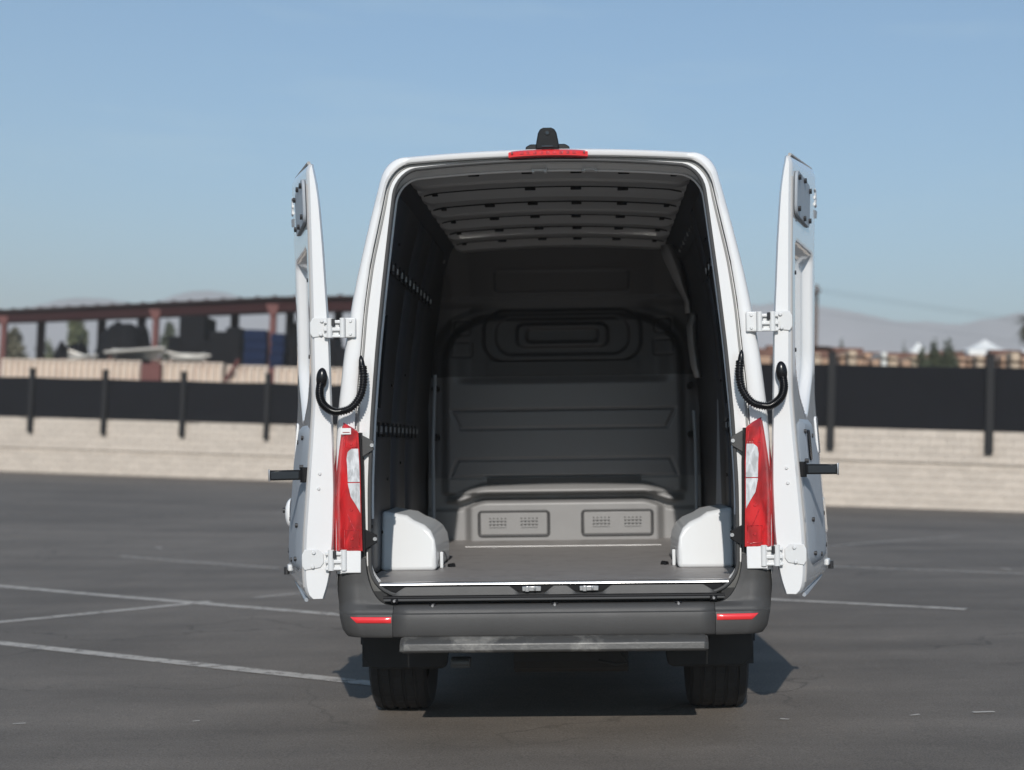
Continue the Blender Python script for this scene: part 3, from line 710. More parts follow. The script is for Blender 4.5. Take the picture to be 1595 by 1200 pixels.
# rubber seal round the opening
sl_ = loop(WI, .004, 2.738, 2.708, .125, .694, .15, .012, n=30)
o = MB().tube(sl_, .0085, 8, close=True).build('door_seal', M['rubber'], van, smooth=True)
sl2 = loop(WG, -.006, 2.752, 2.730, .13, .64, .17, .028, n=30)
MB().tube(sl2[18:len(sl2) - 17], .005, 6).build('gutter_seal', pmat('grey_seal', (.28, .28, .27), .6), van, smooth=True)
# body crease plates low on the pillars under the lights
# ---------------- bumper
WB = [(.50, .935), (.52, .950), (.545, .966), (.68, .992), (.87, 1.008)]
def bump_y(x, z):                       # rear surface in plan, y for a given |x|
    x = abs(x)
    off = lerp_t([(.50, .03), (.515, .006), (.540, 0), (.600, 0.0), (.617, .004), (.622, .016), (.64, .024), (.66, .05), (.75, .066), (.88, .07)], z)
    return -.095 + off
def perim(s_, z):
    """s_ 0..1 from x=.722 round the corner to the wheel arch"""
    w = lerp_t(WB, z); rc = .11
    y0 = bump_y(0, z)
    a = (w - rc) - .722; b = math.pi / 2 * rc; c = .38; T = a + b + c; l = s_ * T
    if l < a: return Vector((.722 + l, y0 + .010 * (l / a) ** 2, z))
    if l < a + b:
        t = (l - a) / rc; return Vector((w - rc + rc * math.sin(t), y0 + .010 + rc * (1 - math.cos(t)), z))
    return Vector((w, y0 + .010 + rc + (l - a - b), z))
def ztop_b(s_):                         # upper edge of the corner piece
    p = perim(s_, .7); x = p.x
    if x < .850: t = max(0, min(1, (x - .722) / (.850 - .722))); return .655 + .217 * (1 - math.sqrt(max(0, 1 - t ** 2.4)))
    return .872
zlev = [.512, .517, .526, .542, .57, .595, .61, .617, .622, .63, .64]
# centre piece
rows = []
for z in zlev + [.65, .655]:
    rows.append([Vector((x * .720 / 10, bump_y(0, z), z)) for x in range(-10, 11)])
rows.append([Vector((p.x, .03, .657)) for p in rows[-1]])
v, f = loft(rows); o = mk('bumper', v, f, M['bumper'], van, smooth=True, sharp=40); o.modifiers.new('s', 'SOLIDIFY').thickness = .004
for s in (-1, 1):
    rows = []; N = 110
    for j in range(26):
        row = []
        for i in range(N + 1):
            s_ = i / N; zt_ = ztop_b(s_)
            z = zlev[j] if j < 11 else .64 + (zt_ - .64) * (j - 10) / 15
            if j == 0: z = .512
            p = perim(s_, z); 
            if i == 0: p.x = .722
            row.append(Vector((s * p.x, p.y, p.z)))
        rows.append(row)
    rows.append([Vector((p.x, p.y + .03, p.z)) if abs(p.x) < .97 else Vector((p.x - s * .03, p.y, p.z)) for p in rows[-1]])
    v, f = loft(rows); o = mk('bumper_corner', v, f, M['bumper'], van, smooth=True, sharp=45)
    # under-lip
    nn = len(rows[0]); u = [[Vector((p.x, p.y, p.z)) for p in rows[0]], [Vector((p.x * (1 - .07 * i / nn), p.y + .08 * (1 - sstep(.2, .5, i / nn)), p.z + .004)) for i, p in enumerate(rows[0])]]
    v, f = loft(u); mk('bumper_lip', v, f, M['under'], van)
    # reflector
    rr = []
    for z in (.580, .583, .605, .608):
        row = []
        for i in range(13):
            x = .727 + (.914 - .727) * i / 12 - (.03 * (1 - (z - .580) / .028) if i > 9 else 0) * (i - 9) / 3
            best = min((perim(k / 200, z) for k in range(0, 130)), key=lambda p: abs(p.x - x) if p.y < .02 else 9)
            e = .0 if z in (.580, .608) or i in (0, 12) else .004
            row.append(Vector((s * x, best.y - .002 - e, z)))
        rr.append(row)
    v, f = loft(rr); o = mk('reflector', v, f, M['redflat'], van, smooth=True, sharp=60)
# upper trim strip with screws between bumper and seal
for s_ in (-1, 1):
    MB().box((s_ * .868, .030, .800), (.026, .012, .045)).build('clip', M['blackm'], van, bevel=.003)
    MB().cyl((s_ * .868, .024, .80), (s_ * .868, .016, .80), .009, 12, .006).build('screw', M['white_in'], van, smooth=True)
for (x, sc_) in ((-.545, 1), (0.005, 1), (.56, 1), (-.718, .8), (.718, .8)):
    zc0 = .648 if abs(x) < .7 else .672
    MB().box((x, -.048, zc0 + .004), (.032, .012, .022)).build('clip', M['black'], van, bevel=.003)
    MB().cyl((x, -.054, zc0 + .004), (x, -.062, zc0 + .004), .007, 12, .005).build('screw', M['bulk'], van, smooth=True)
# sill trim below the floor: dark moulding with two latch pockets
poly = []
def sill_z(x):
    for c0 in (-.10, .16):
        dx = abs(x - c0)
        if dx < .10: return .700 if dx < .055 else .700 + (.735 - .700) * (dx - .055) / .045
    return .735
rows = [[], [], [], []]
for i in range(161):
    x = -.735 + 1.47 * i / 160; e = min(1, (.735 - abs(x)) / .06)
    rows[0].append(Vector((x, -.012, .690))); rows[1].append(Vector((x, -.018, .697 + .0 * e)))
    rows[2].append(Vector((x, -.010, .697 + (sill_z(x) - .697) * e))); rows[3].append(Vector((x, .04, .697 + (sill_z(x) - .697) * e)))
v, f = loft(rows); mk('sill_trim', v, f, M['bumper'], van, smooth=True, sharp=30)
MB().box2((-.76, .02, .690), (.76, .045, .744)).build('sill_back', M['blackm'], van)
for c0 in (-.10, .16):
    o = MB(); o.box((c0, .0, .722), (.085, .022, .022)); o.box((c0 - .02, -.012, .722), (.018, .02, .026)); o.cyl((c0 + .015, -.018, .735), (c0 + .015, -.018, .712), .005, 8)
    o.build('latch', M['steel'], van, bevel=.003)
MB().box2((-.77, -.042, .672), (.77, .02, .684)).build('bumper_gap', M['rubber'], van, bevel=.004)
MB().tube([(x * .077, -.030, .688) for x in range(-10, 11)], .008, 8).build('sill_seal', M['blackm'], van, smooth=True)
# rear step
prof = [(-.02, .505), (-.115, .500), (-.135, .488), (-.150, .470), (-.155, .432), (-.145, .420), (-.05, .418), (-.02, .43)]
o = MB(); n = len(prof)
prof = [(y, .518 - (.505 - z) * .82) for y, z in prof]
xs_ = [-.685, -.668, -.4, -.1, .2, .45, .668, .685]
vs = []; fs = []
for i, x in enumerate(xs_):
    sh = .012 if i in (0, len(xs_) - 1) else 0
    for (y, z) in prof: vs.append(Vector((x, y + sh, z + (sh * .5 if z < .45 else -sh * .5))))
for i in range(len(xs_) - 1):
    for k in range(n): fs.append([i * n + k, i * n + (k + 1) % n, (i + 1) * n + (k + 1) % n, (i + 1) * n + k])
fs += [list(range(n)), list(range((len(xs_) - 1) * n, len(xs_) * n))]
mk('rear_step', vs, fs, M['step'], van, smooth=True, bevel=.004, sharp=25)

# ---------------- tail lights
def tl_out(z): return -.006 + lerp_t([(.905, 1.012), (1.0, 1.012), (1.12, 1.014), (1.27, 1.010), (1.40, .998), (1.51, .986)], z)
def tl_in(z): return -.022 + lerp_t([(.905, .886), (1.1, .890), (1.30, .893), (1.47, .902), (1.51, .975)], z)
def tl_y(x, z):
    b = tl_out(z); k = max(0, (x - (b - .075)) / .075)
    return -.030 + .070 * k ** 2.2 + .01 * math.sin((z - .9) * 4) * 0
def patch(z0, z1, fin, fout, dy, nzz=26, nxx=14, s=1, rim=True):
    rows = []
    for j in range(nzz + 1):
        z = z0 + (z1 - z0) * j / nzz; a, b = fin(z), fout(z); row = []
        for i in range(nxx + 1):
            x = a + (b - a) * i / nxx; row.append(Vector((s * x, tl_y(x, z) - dy, z)))
        if rim: row = [Vector((row[0].x, .03, z))] + row + [Vector((row[-1].x, .12, z))]
        rows.append(row)
    if rim:
        rows = [[Vector((p.x, .04, p.z)) for p in rows[0]]] + rows + [[Vector((p.x, .04, p.z)) for p in rows[-1]]]
    return loft(rows)
for s in (-1, 1):
    v, f = patch(.908, 1.508, tl_in, tl_out, 0, s=s); tl = mk('tail_light', v, f, M['red'], van, smooth=True, sharp=40)
    # clear insert
    ci = lambda z: tl_in(z) + .004
    cout = lambda z: tl_in(z) + lerp_t([(1.085, .004), (1.12, .022), (1.16, .046), (1.22, .058), (1.34, .060), (1.37, .054), (1.385, .035)], z)
    v, f = patch(1.085, 1.225, ci, cout, .003, s=s, rim=False, nxx=6); mk('reversing_lens', v, f, M['clear'], tl, smooth=True)
    v, f = patch(1.230, 1.385, ci, cout, .003, s=s, rim=False, nxx=6); mk('indicator_lens', v, f, M['clear'], tl, smooth=True)
    # inner red chambers: framed ridges and round reflectors
    for (z0, z1, a, b) in ((1.392, 1.462, .010, .066), (.925, 1.005, .012, .078)):
        pts = []
        for (xx, zz) in ((a, z0), (b, z0), (b, z1), (a, z1)):
            x = tl_in(zz) + xx; pts.append((s * x, tl_y(x, zz) - .002, zz))
        MB().tube(pts, .0022, 5, close=True).build('lens_ridge', M['redlit'], tl, smooth=True)
    for (xx, zz, rr_) in ((.035, 1.405, .007), (.045, 1.10, .009), (.045, .965, .009)):
        x = tl_in(zz) + xx; MB().cyl((s * x, tl_y(x, zz) + .002, zz), (s * x, tl_y(x, zz) - .004, zz), rr_, 14, rr_ * .7).build('lens_dimple', M['redlit'], tl, smooth=True)
    MB().tube([(s * (tl_in(z) + .03 + .05 * math.sin((z - 1.0) * 9)), tl_y(tl_in(z) + .03, z) - .002, z) for z in [1.0 + .01 * i for i in range(9)]], .002, 5).build('lens_ridge', M['redlit'], tl)
    if s < 0:
        MB().box2((s * .912, -.033, 1.453), (s * .958, -.024, 1.482)).build('sticker', pmat('sticker', (.7, .7, .7), .6), tl)
        MB().box2((s * .918, -.0345, 1.460), (s * .950, -.0335, 1.464)).build('sticker_print', pmat('sticker_ink', (.25, .05, .05), .6), tl)
    # black gap and brackets
    MB().prism([(tl_in(z) - .001, z) for z in (.90, 1.1, 1.3, 1.46)] + [(tl_in(z) - .010, z) for z in (1.46, 1.3, 1.1, .90)], lambda p, k: (s * p[0], -.012 + .04 * k, p[1])).build('light_seal', M['blackm'], van)
    for (zc0, hh) in ((1.40, .065), (.962, .06)):
        x1 = tl_in(zc0) - .010
        br = MB().prism([(x1, zc0 + hh * .75), (x1 - .055, zc0 + hh * .28), (x1 - .047, zc0), (x1 - .055, zc0 - hh * .3), (x1, zc0 - hh * .85)], lambda p, k: (s * p[0], -.008 + .012 * k, p[1])).build('light_bracket', M['blackm' if hh < .062 else 'bumper'], van, bevel=.003)
        MB().cyl((s * (x1 - .046), -.008, zc0), (s * (x1 - .046), -.016, zc0), .009, 12).build('bracket_screw', M['steel'], br, smooth=True)
# high brake light, camera
rows = []
for z, e in ((2.752, .0), (2.756, .010), (2.776, .012), (2.785, .0)):
    row = []
    for i in range(21):
        x = -.182 + .364 * i / 20; row.append(Vector((x * (1 - (.02 if z < 2.753 else 0)), -.012 - e + .012 * (abs(x) / .18) ** 6, z - .006 * (x / .18) ** 2)))
    rows.append(row)
rows = [[Vector((p.x, .03, p.z)) for p in rows[0]]] + rows + [[Vector((p.x, .06, p.z)) for p in rows[-1]]]
v, f = loft(rows); bl = mk('brake_light', v, f, M['redflat'], van, smooth=True, sharp=50)
for x in (-.165, .165): MB().cyl((x, -.020, 2.768), (x, -.026, 2.768), .004, 8).build('brake_light_screw', M['bolt'], bl)
for i in range(9): MB().box((-.12 + .03 * i, -.0245, 2.768), (.016, .002, .012)).build('brake_light_cell', M['redlit'], bl)
camx = -.003
prof = [(-.056, 2.790), (-.050, 2.83), (-.043, 2.866), (-.034, 2.884), (-.018, 2.892), (.018, 2.892), (.034, 2.884), (.043, 2.866), (.050, 2.83), (.056, 2.790)]
o = MB().prism(prof, lambda p, k: (camx + p[0], .0 - .004 * (p[1] - 2.79) * 10 + (.16 if k else 0) * (1 if p[1] < 2.85 else .55), p[1]))
cm = o.build('roof_camera', M['black'], van, bevel=.006, seg=3)
o = MB().prism([(-.105, 2.780), (-.100, 2.806), (-.08, 2.818), (.08, 2.818), (.100, 2.806), (.105, 2.780)], lambda p, k: (camx + p[0], .02 + .16 * k, p[1])).build('camera_base', M['black'], cm, bevel=.004)
MB().cyl((camx, .004, 2.866), (camx, -.006, 2.866), .014, 20, .012).build('camera_lens', M['blackm'], cm, smooth=True)
MB().cyl((camx, -.006, 2.866), (camx, -.008, 2.866), .008, 20).build('camera_glass', M['glass'], cm, smooth=True)
MB().box((camx, -.005, 2.801), (.055, .01, .010)).build('camera_light', M['glass'], cm, bevel=.003)

# ---------------- interior
ZF = .752; YB = 2.98
WL = [(.7, .885), (1.3, .885), (1.6, .872), (1.9, .845), (2.2, .805), (2.4, .768), (2.6, .72), (2.7, .69)]
fl = MB(); 
fl.box2((-.88, .05, ZF - .03), (.88, 2.30, ZF)); fl.build('cargo_floor', M['floor'], van)
MB().box2((-.88, 2.305, ZF - .03), (.88, YB + .2, ZF)).build('cargo_floor', M['floor'], van)
MB().box2((-.60, 2.285, ZF + .0005), (.60, 2.308, ZF + .004)).build('floor_strip', M['alu'], van)
# ridged fine texture is in the material; bright sill edge
rows = []
for (y, z) in ((.055, ZF + .002), (.012, ZF + .002), (.005, ZF - .001), (.004, ZF - .009), (.012, ZF - .013)):
    rows.append([Vector((x * .079, y, z)) for x in range(-10, 11)])
v, f = loft(rows); mk('floor_edge', v, f, M['alu'], van, smooth=True, sharp=60)
# side liners (with seams) and upper painted side structure
def wall_patch(s, y0, y1, z0, z1, mat, name, off=0, thick=.006):
    nz_ = 24; rows = []
    for j in range(nz_ + 1):
        z = z0 + (z1 - z0) * j / nz_; x = s * (smooth_t(WL, z) - off); rows.append([Vector((x, y0, z)), Vector((x, (y0 + y1) / 2, z)), Vector((x, y1, z))])
    v, f = loft(rows); o = mk(name, v, f, mat, van, smooth=True); m_ = o.modifiers.new('s', 'SOLIDIFY'); m_.thickness = thick; m_.offset = 0; return o
for s in (-1, 1):
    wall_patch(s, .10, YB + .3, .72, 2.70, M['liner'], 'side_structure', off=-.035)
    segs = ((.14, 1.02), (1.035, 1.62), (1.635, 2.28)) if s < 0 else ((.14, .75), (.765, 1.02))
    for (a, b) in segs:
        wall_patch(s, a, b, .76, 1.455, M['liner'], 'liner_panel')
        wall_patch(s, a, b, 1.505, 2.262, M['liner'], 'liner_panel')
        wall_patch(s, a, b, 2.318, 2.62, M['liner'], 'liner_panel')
    # slotted tie rails: dark slots with bright metal between
    for (zr, y0, y1) in ((1.48, .2, 2.25), (2.29, .2, 2.25)):
        if s > 0: y1 = 1.02
        wall_patch(s, .12, y1 + .05, zr - .022, zr + .022, M['liner'], 'tie_rail', off=.004)
        n = int((y1 - y0) / .165)
        for i in range(n):
            y = y0 + .165 * i; x = s * (smooth_t(WL, zr) - .010)
            MB().box((x, y, zr), (.006, .034, .075)).build('tie_slot', M['blackm'], van)
            MB().box((x, y + .085, zr + .004), (.008, .022, .030)).build('tie_clip', M['steel'] if zr > 2 else M['bulk'], van)
    # rivets
    for (y, z) in ((.35, 1.0), (.7, .95), (.38, 1.25), (.9, 1.22), (.9, 1.72), (.35, 1.8), (.5, 2.42), (1.4, 1.8), (1.4, 1.3)):
        if s > 0 and y > 1: continue
        x = s * (smooth_t(WL, z) - .005); MB().cyl((x, y, z), (x - s * .006, y, z), .008, 8).build('liner_rivet', M['blackm'], van)
# narrow vertical slots with white rims by the pillars
for s in (-1, 1):
    ptsr = [(s * (smooth_t(WI, z) + .008), .16, z) for z in [1.58 + .045 * i for i in range(11)]]
    MB().tube(ptsr, .0028, 6).build('pillar_rail', M['white'], van, smooth=True)
    MB().tube([(p[0] - s * .010, .17, p[2]) for p in ptsr], .007, 6).build('pillar_slot', M['blackm'], van)
    for q in (ptsr[0], ptsr[-1]): MB().cyl((q[0], .15, q[2]), (q[0], .165, q[2]), .006, 8).build('rail_stud', M['white'], van)
# left light strip beside the partition
o = MB(); 
for s, x0, y0, z0, z1, w_ in ((-1, .805, 2.40, .78, 1.85, .022), (1, .83, 2.42, .78, 1.60, .02)):
    pts = [(s * (x0 - (.04 * max(0, (z - 1.4)))), y0, z) for z in [z0 + (z1 - z0) * i / 10 for i in range(11)]]
    MB().tube(pts, w_ / 2, 8).build('pillar_seal', M['trim'], van, smooth=True)
# right sliding door bay: white paint, blue skylight shade put into its colour
rows = []
for i in range(12):
    z = .95 + .68 * i / 11; k = 1 - i / 11
    x = .872 - .01 * i / 11; rows.append([Vector((x, 1.16, z)), Vector((x - .004, 1.16 + .22 * k + .02, z)), Vector((x, 1.18 + .35 * k + .02, z))])
v, f = loft(rows); mk('door_bay', v, f, M['trim'], van, smooth=True)
def ribbon(pts, w, mat, name):
    rows = []
    for (x, y, z, ww) in pts: rows.append([Vector((x - ww / 2, y + .02, z)), Vector((x, y - .012, z)), Vector((x + ww / 2, y + .02, z))])
    v, f = loft(rows); o = mk(name, v, f, mat, van, smooth=True); o.modifiers.new('s', 'SOLIDIFY').thickness = .01
ribbon([(.665, 2.35, 2.66, .06), (.70, 2.36, 2.58, .10), (.735, 2.36, 2.48, .085), (.765, 2.37, 2.38, .05), (.795, 2.38, 2.30, .03), (.80, 2.38, 2.22, .03)], 0, M['roofin'], 'roof_pillar')
ribbon([(.815, 2.20, 2.20, .03), (.805, 2.20, 2.12, .05), (.81, 2.20, 2.0, .05), (.825, 2.2, 1.88, .05), (.84, 2.2, 1.80, .03)], 0, M['roofin'], 'side_pillar')
# ceiling skin with cross bows
def czin(x): return 2.752 - .035 * (x / .7) ** 2 - .05 * max(0, (abs(x) - .6) / .1) ** 2 * .5
rows = []
ylist = [.12 + .02 * i for i in range(int((2.75 - .12) / .02) + 1)]
for y in ylist:
    ph = ((y - .30) % .45) / .45
    bowz = -.050 * (sstep(.0, .06, ph) - sstep(.30, .42, ph)) if ph < .5 else 0
    bowz2 = -.010 * (sstep(.62, .68, ph) - sstep(.84, .90, ph)) if ph > .5 else 0
    rows.append([Vector((x, y, czin(x) + bowz * (1 - sstep(.62, .70, abs(x))) + bowz2)) for x in [-.672 + 1.344 * i / 48 for i in range(49)]])
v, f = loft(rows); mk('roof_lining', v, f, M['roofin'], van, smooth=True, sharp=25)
for k in range(6):
    y = .30 + .45 * k
    for xx in (-.60, -.36, -.12, .12, .36, .60):
        if random.random() < .2: continue
        w_ = .055 if abs(xx) < .5 else .03
        MB().box((xx + random.uniform(-.01, .01), y + .004, czin(xx) - .012), (w_, .02, .014)).build('bow_slot', M['blackm'], van, bevel=.004)
    MB().tube([(x * .066, y - .003, czin(x * .066) - .001) for x in range(-10, 11)], .0060, 5).build('bow_gap_line', M['blackm'], van)  # black line put in for the dark gap beside each bow
# cant rails, dark liner colour standing in for shadow along the ceiling sides
for s in (-1, 1):
    rows = []
    for y in (.14, 1.4, 2.7):
        rows.append([Vector((s * .66, y, 2.735)), Vector((s * .69, y, 2.71)), Vector((s * .715, y, 2.67)), Vector((s * .735, y, 2.60)), Vector((s * .76, y, 2.54))])
    v, f = loft(rows); mk('cant_rail', v, f, M['liner'], van, smooth=True)
    for i in range(14):
        y = .3 + .17 * i; MB().box((s * .738, y, 2.60), (.012, .012, .03)).build('rail_clip', M['steel'] if i % 2 else M['bulk'], van)
# wheelhouses
for s in (-1, 1):
    prof = [(.885, .75), (.602, .75), (.604, .86), (.612, .91), (.632, .955), (.665, .985), (.72, 1.01), (.755, 1.035), (.885, 1.06)]
    def wy(k, p):
        lean = .05 * max(0, (p[1] - .9) / .15)
        return (.66 + lean) if k == 0 else (1.34 - lean * 3)
    o = MB().prism(prof, lambda p, k: (s * p[0], wy(k, p), p[1])).build('wheelhouse', M['white_in'], van, bevel=.022, seg=4)
    MB().box2((s * .583, .80, ZF), (s * .600, .812, ZF + .085)).build('tie_bracket', M['white_in'], van, bevel=.004)
    MB().cyl((s * .56, .86, ZF + .004), (s * .535, .88, ZF + .006), .014, 10).build('tie_eye', M['blackm'], van)
    # outer wheel tub keeps the light out
    MB().box2((s * .60, .50, .40), (s * .96, 1.42, .74)).build('wheel_tub', M['under'], van)
# partition as a relief
def rr_sdf(x, z, cx, cz, hx, hz, r):
    qx = abs(x - cx) - hx + r; qz = abs(z - cz) - hz + r
    return math.hypot(max(qx, 0), max(qz, 0)) + min(max(qx, qz), 0) - r
def groove(d_, w=.006, dep=.008): return -dep * math.exp(-(d_ / w) ** 2)
def trap(x, z, z0, z1, w0, w1):
    t = (z - z0) / (z1 - z0); w = w0 + (w1 - w0) * max(0, min(1, t)); dx = abs(x) - w; dz = max(z0 - z, z - z1)
    return max(dx * .8, dz)
def relief(x, z):
    h = 0
    # arched dish
    d_ = rr_sdf(x, z, 0, 1.50, .80, .78, .34)
    h += .06 * (1 - sstep(-.05, .02, d_)) * sstep(1.05, 1.08, z)
    h -= .03 * sstep(.02, .10, d_) * sstep(1.1, 1.3, z)
    # ledge below the window blank
    h -= .03 * sstep(1.80, 1.86, z) * (1 - sstep(.60, .74, abs(x))) 
    # blank window nested frames
    for (hx, hz, r, dep) in ((.52, .175, .14, .022), (.44, .130, .11, -.018), (.30, .078, .05, .026), (.235, .045, .03, -.022)):
        d_ = rr_sdf(x, z, 0, 2.135, hx, hz, r); h += dep * (1 - sstep(-.012, .012, d_))
    for sx in (-1, 1):
        d_ = rr_sdf(x, z, sx * .67, 2.20, .055, .05, .015); h += groove(d_)
        d_ = rr_sdf(x, z, sx * .67, 2.05, .065, .05, .015); h += groove(d_)
    # trapezoid beads
    h += groove(trap(x, z, 1.505, 1.63, .68, .74), .007, .012)
    h += groove(trap(x, z, 1.175, 1.295, .75, .70), .007, .012)
    # upper bulkhead
    h += groove(rr_sdf(x, z, 0, 2.50, .45, .07, .03), .008, .01)
    if z > 2.33: h += .012 * math.sin((z - 2.33) * 40) * (1 - sstep(2.38, 2.42, z))
    # lower box steps out towards the cargo floor
    edge = 1.02 - .05 * sstep(.50, .72, abs(x)) * 1.2
    h += .12 * (1 - sstep(edge - .02, edge + .010, z)) * (1 - sstep(.60, .66, abs(x)) * .75)
    h += .09 * sstep(edge + .035, edge + .055, z) * (1 - sstep(edge + .065, edge + .125, z)) * (1 - sstep(.70, .80, abs(x)))
    return h
rows = []; nx_, nz_ = 210, 250
for j in range(nz_ + 1):
    z = .74 + (2.74 - .74) * j / nz_; row = []
    yb = YB - .45 * sstep(2.2, 2.95, z) - .06 * sstep(1.0, 1.9, z) * 0
    for i in range(nx_ + 1):
        x = (-1 + 2 * i / nx_) * min(.90, lerp_t(WL, z) + .04); row.append(Vector((x, yb - relief(x, z), z)))
    rows.append(row)
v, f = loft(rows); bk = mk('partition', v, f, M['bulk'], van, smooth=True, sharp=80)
M['bulku'] = pmat('upper_partition_shaded', (.06, .06, .063), .45, bump=.2, bscale=400); M['bulkm'] = pmat('middle_partition_shaded', (.19, .19, .197), .33, bump=.1, bscale=400)  # partition plastic in darker copies upward, bay shade put into the colour
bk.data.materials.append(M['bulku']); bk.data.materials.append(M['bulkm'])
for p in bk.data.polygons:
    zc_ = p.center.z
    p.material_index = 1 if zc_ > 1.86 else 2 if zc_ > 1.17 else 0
MB().box2((-.41, YB - .095, 1.86), (.41, YB - .06, 1.955)).build('dark_recess', M['bulkd'], bk) if False else None
o = MB().box2((-.505, YB - .066, 1.862), (.505, YB - .0, 1.955)).build('upper_slot', M['bulkd'], bk)
MB().box2((-.505, YB - .072, 1.118), (.505, YB - .02, 1.172)).build('lower_slot', M['bulkd'], bk)
def rrect(cx, cz, hx, hz, r, y, n=6):
    pts = []
    for (sx, sz, a0) in ((1, 1, 0), (-1, 1, 90), (-1, -1, 180), (1, -1, 270)):
        for i in range(n + 1):
            a_ = R(a0 + 90 * i / n); pts.append(Vector((cx + sx * (hx - r) + r * math.cos(a_), y, cz + sz * (hz - r) + r * math.sin(a_))))
    return pts
yv = YB - .122
for cx in (-.285, .395 - .005):
    cx0 = cx - .045
    fr = MB().tube(rrect(cx0, .865, .228, .080, .02, yv - .004), .009, 8, close=True).build('vent_frame', M['bulkd'], bk, smooth=True)
    MB().box2((cx0 - .218, yv - .010, .790), (cx0 + .218, yv + .02, .940)).build('vent_plate', M['bulk'], bk, bevel=.006)
    for gx in (-.105, .100):
        for r_ in range(3):
            for k in range(5):
                MB().box((cx0 + gx - .05 + .025 * k, yv - .011, .900 - .022 * r_), (.010, .004, .005)).build('vent_hole', M['blackm'], fr)
            MB().box((cx0 + gx, yv - .012, .889 - .022 * r_), (.11, .012, .009)).build('vent_louvre', M['bulk'], fr)
for s in (-1, 1):
    for z in (1.78, 1.45): MB().cyl((s * .84, YB - .10, z), (s * .84, YB + .0, z), .024, 12).build('partition_bolt', M['blackm'], bk, smooth=True)
MB().prism([(-.95, .5), (.95, .5), (.93, 1.6), (.84, 2.2), (.70, 2.70), (-.70, 2.70), (-.84, 2.2), (-.93, 1.6)], lambda p, k: (p[0], YB + .32 + .04 * k, p[1])).build('cab_wall', M['under'], van)
MB().box2((-.90, .10, 2.735), (.90, .12, 2.74)) if False else None
# ---------------- underbody
MB().box2((-.90, .02, .60), (.90, 6.3, .715)).build('underfloor', M['under'], van)
for s in (-1, 1):
    MB().box2((s * .42, .1, .44), (s * .52, 6.0, .60)).build('chassis_rail', M['under'], van, bevel=.01)
    # mud flap / liner
    poly = [(.93, .58), (.945, .45), (.94, .355), (.912, .295), (.89, .282), (.56, .282), (.535, .295), (.525, .345), (.525, .58)]
    MB().prism(poly, lambda p, k: (s * p[0], .42 + .05 * k + .03 * (p[1] < .3), p[1])).build('mud_flap', M['bumper' if False else 'under'], van, bevel=.012, seg=3)
    tub = [Vector((0, 0, 0))]
    rows = []
    for i in range(17):
        t = math.pi * i / 16 * 1.1 - .15; rows.append([Vector((s * .95, AX_R - .47 * math.cos(t), .36 + .47 * math.sin(t))), Vector((s * .60, AX_R - .47 * math.cos(t), .36 + .47 * math.sin(t)))])
    v, f = loft(rows); mk('wheel_liner', v, f, M['under'], van)
MB().cyl((-.75, AX_R, .36), (.75, AX_R, .36), .045, 12).build('axle', M['under'], van)
MB().cyl((-.0, AX_R - .14, .36), (.0, AX_R + .14, .36), .14, 14).build('differential', M['under'], van)
for s in (-1, 1): MB().tube([(s * .58, .15 + .16 * i, .46 - .10 * math.sin(math.pi * i / 10)) for i in range(11)], .022, 6).build('leaf_spring', M['under'], van)
MB().box2((-.50, .02, .385), (-.36, .10, .43)).build('tow_bracket', M['steel'], van, bevel=.006) if False else None
th = MB(); th.box((-.43, .06, .375), (.09, .06, .045)); th.cyl((-.47, .03, .378), (-.39, .03, .378), .018, 10); th.build('tow_eye', pmat('dull_metal', (.10, .10, .095), .5, metal=.3), van, bevel=.006)
MB().cyl((-.2, .4, .38), (.34, .4, .38), .11, 16).build('silencer', M['under'], van)
MB().box2((-.22, .18, .40), (.40, .24, .50)).build('cross_member', M['under'], van, bevel=.01)
MB().tube([(.30, .1, .41), (.33, .09, .36), (.28, .09, .355), (.20, .10, .37)], .007, 6).build('spare_wheel_hook', M['under'], van)
# wheels
def wheel(ax, s):
    cx = s * .80; wdt = .28
    prof = []
    hw = wdt / 2
    tread = [(-hw, .30), (-hw * 1.02, .33), (-hw * .93, .352), (-hw * .80, .359)]
    gro = [-.62, -.22, .22, .62]
    for g_ in gro:
        c = g_ * hw; tread += [(c - .010, .362), (c - .007, .354), (c + .007, .354), (c + .010, .362)]
    tread += [(hw * .80, .359), (hw * .93, .352), (hw * 1.02, .33), (hw, .30), (hw * .8, .21), (-hw * .8, .21)]
    N = 96; rows = []
    for i in range(N):
        t = 2 * math.pi * i / N; cut = (i % 2) * .0035
        row = []
        for (xx, rr_) in tread:
            r2 = rr_ - (cut if rr_ > .356 else 0)
            row.append(Vector((cx + xx, ax + r2 * math.sin(t), .362 + r2 * math.cos(t))))
        rows.append(row)
    n = len(tread); vs = [v for r_ in rows for v in r_]; fs = [[i * n + k, i * n + (k + 1) % n, ((i + 1) % N) * n + (k + 1) % n, ((i + 1) % N) * n + k] for i in range(N) for k in range(n)]
    w = mk('wheel', *(lambda m_: (m_.v, m_.f))(MB().cyl((cx - s * .02, ax, .362), (cx + s * .10, ax, .362), .205, 28)), M['rim'], van, smooth=True)
    mk('tyre', vs, fs, M['tyre'], w, smooth=True, sharp=20)
    MB().cyl((cx + s * .10, ax, .362), (cx + s * .13, ax, .362), .07, 16).build('hub', M['rim'], w, smooth=True)
for s in (-1, 1): wheel(AX_R, s); wheel(AX_F, s)

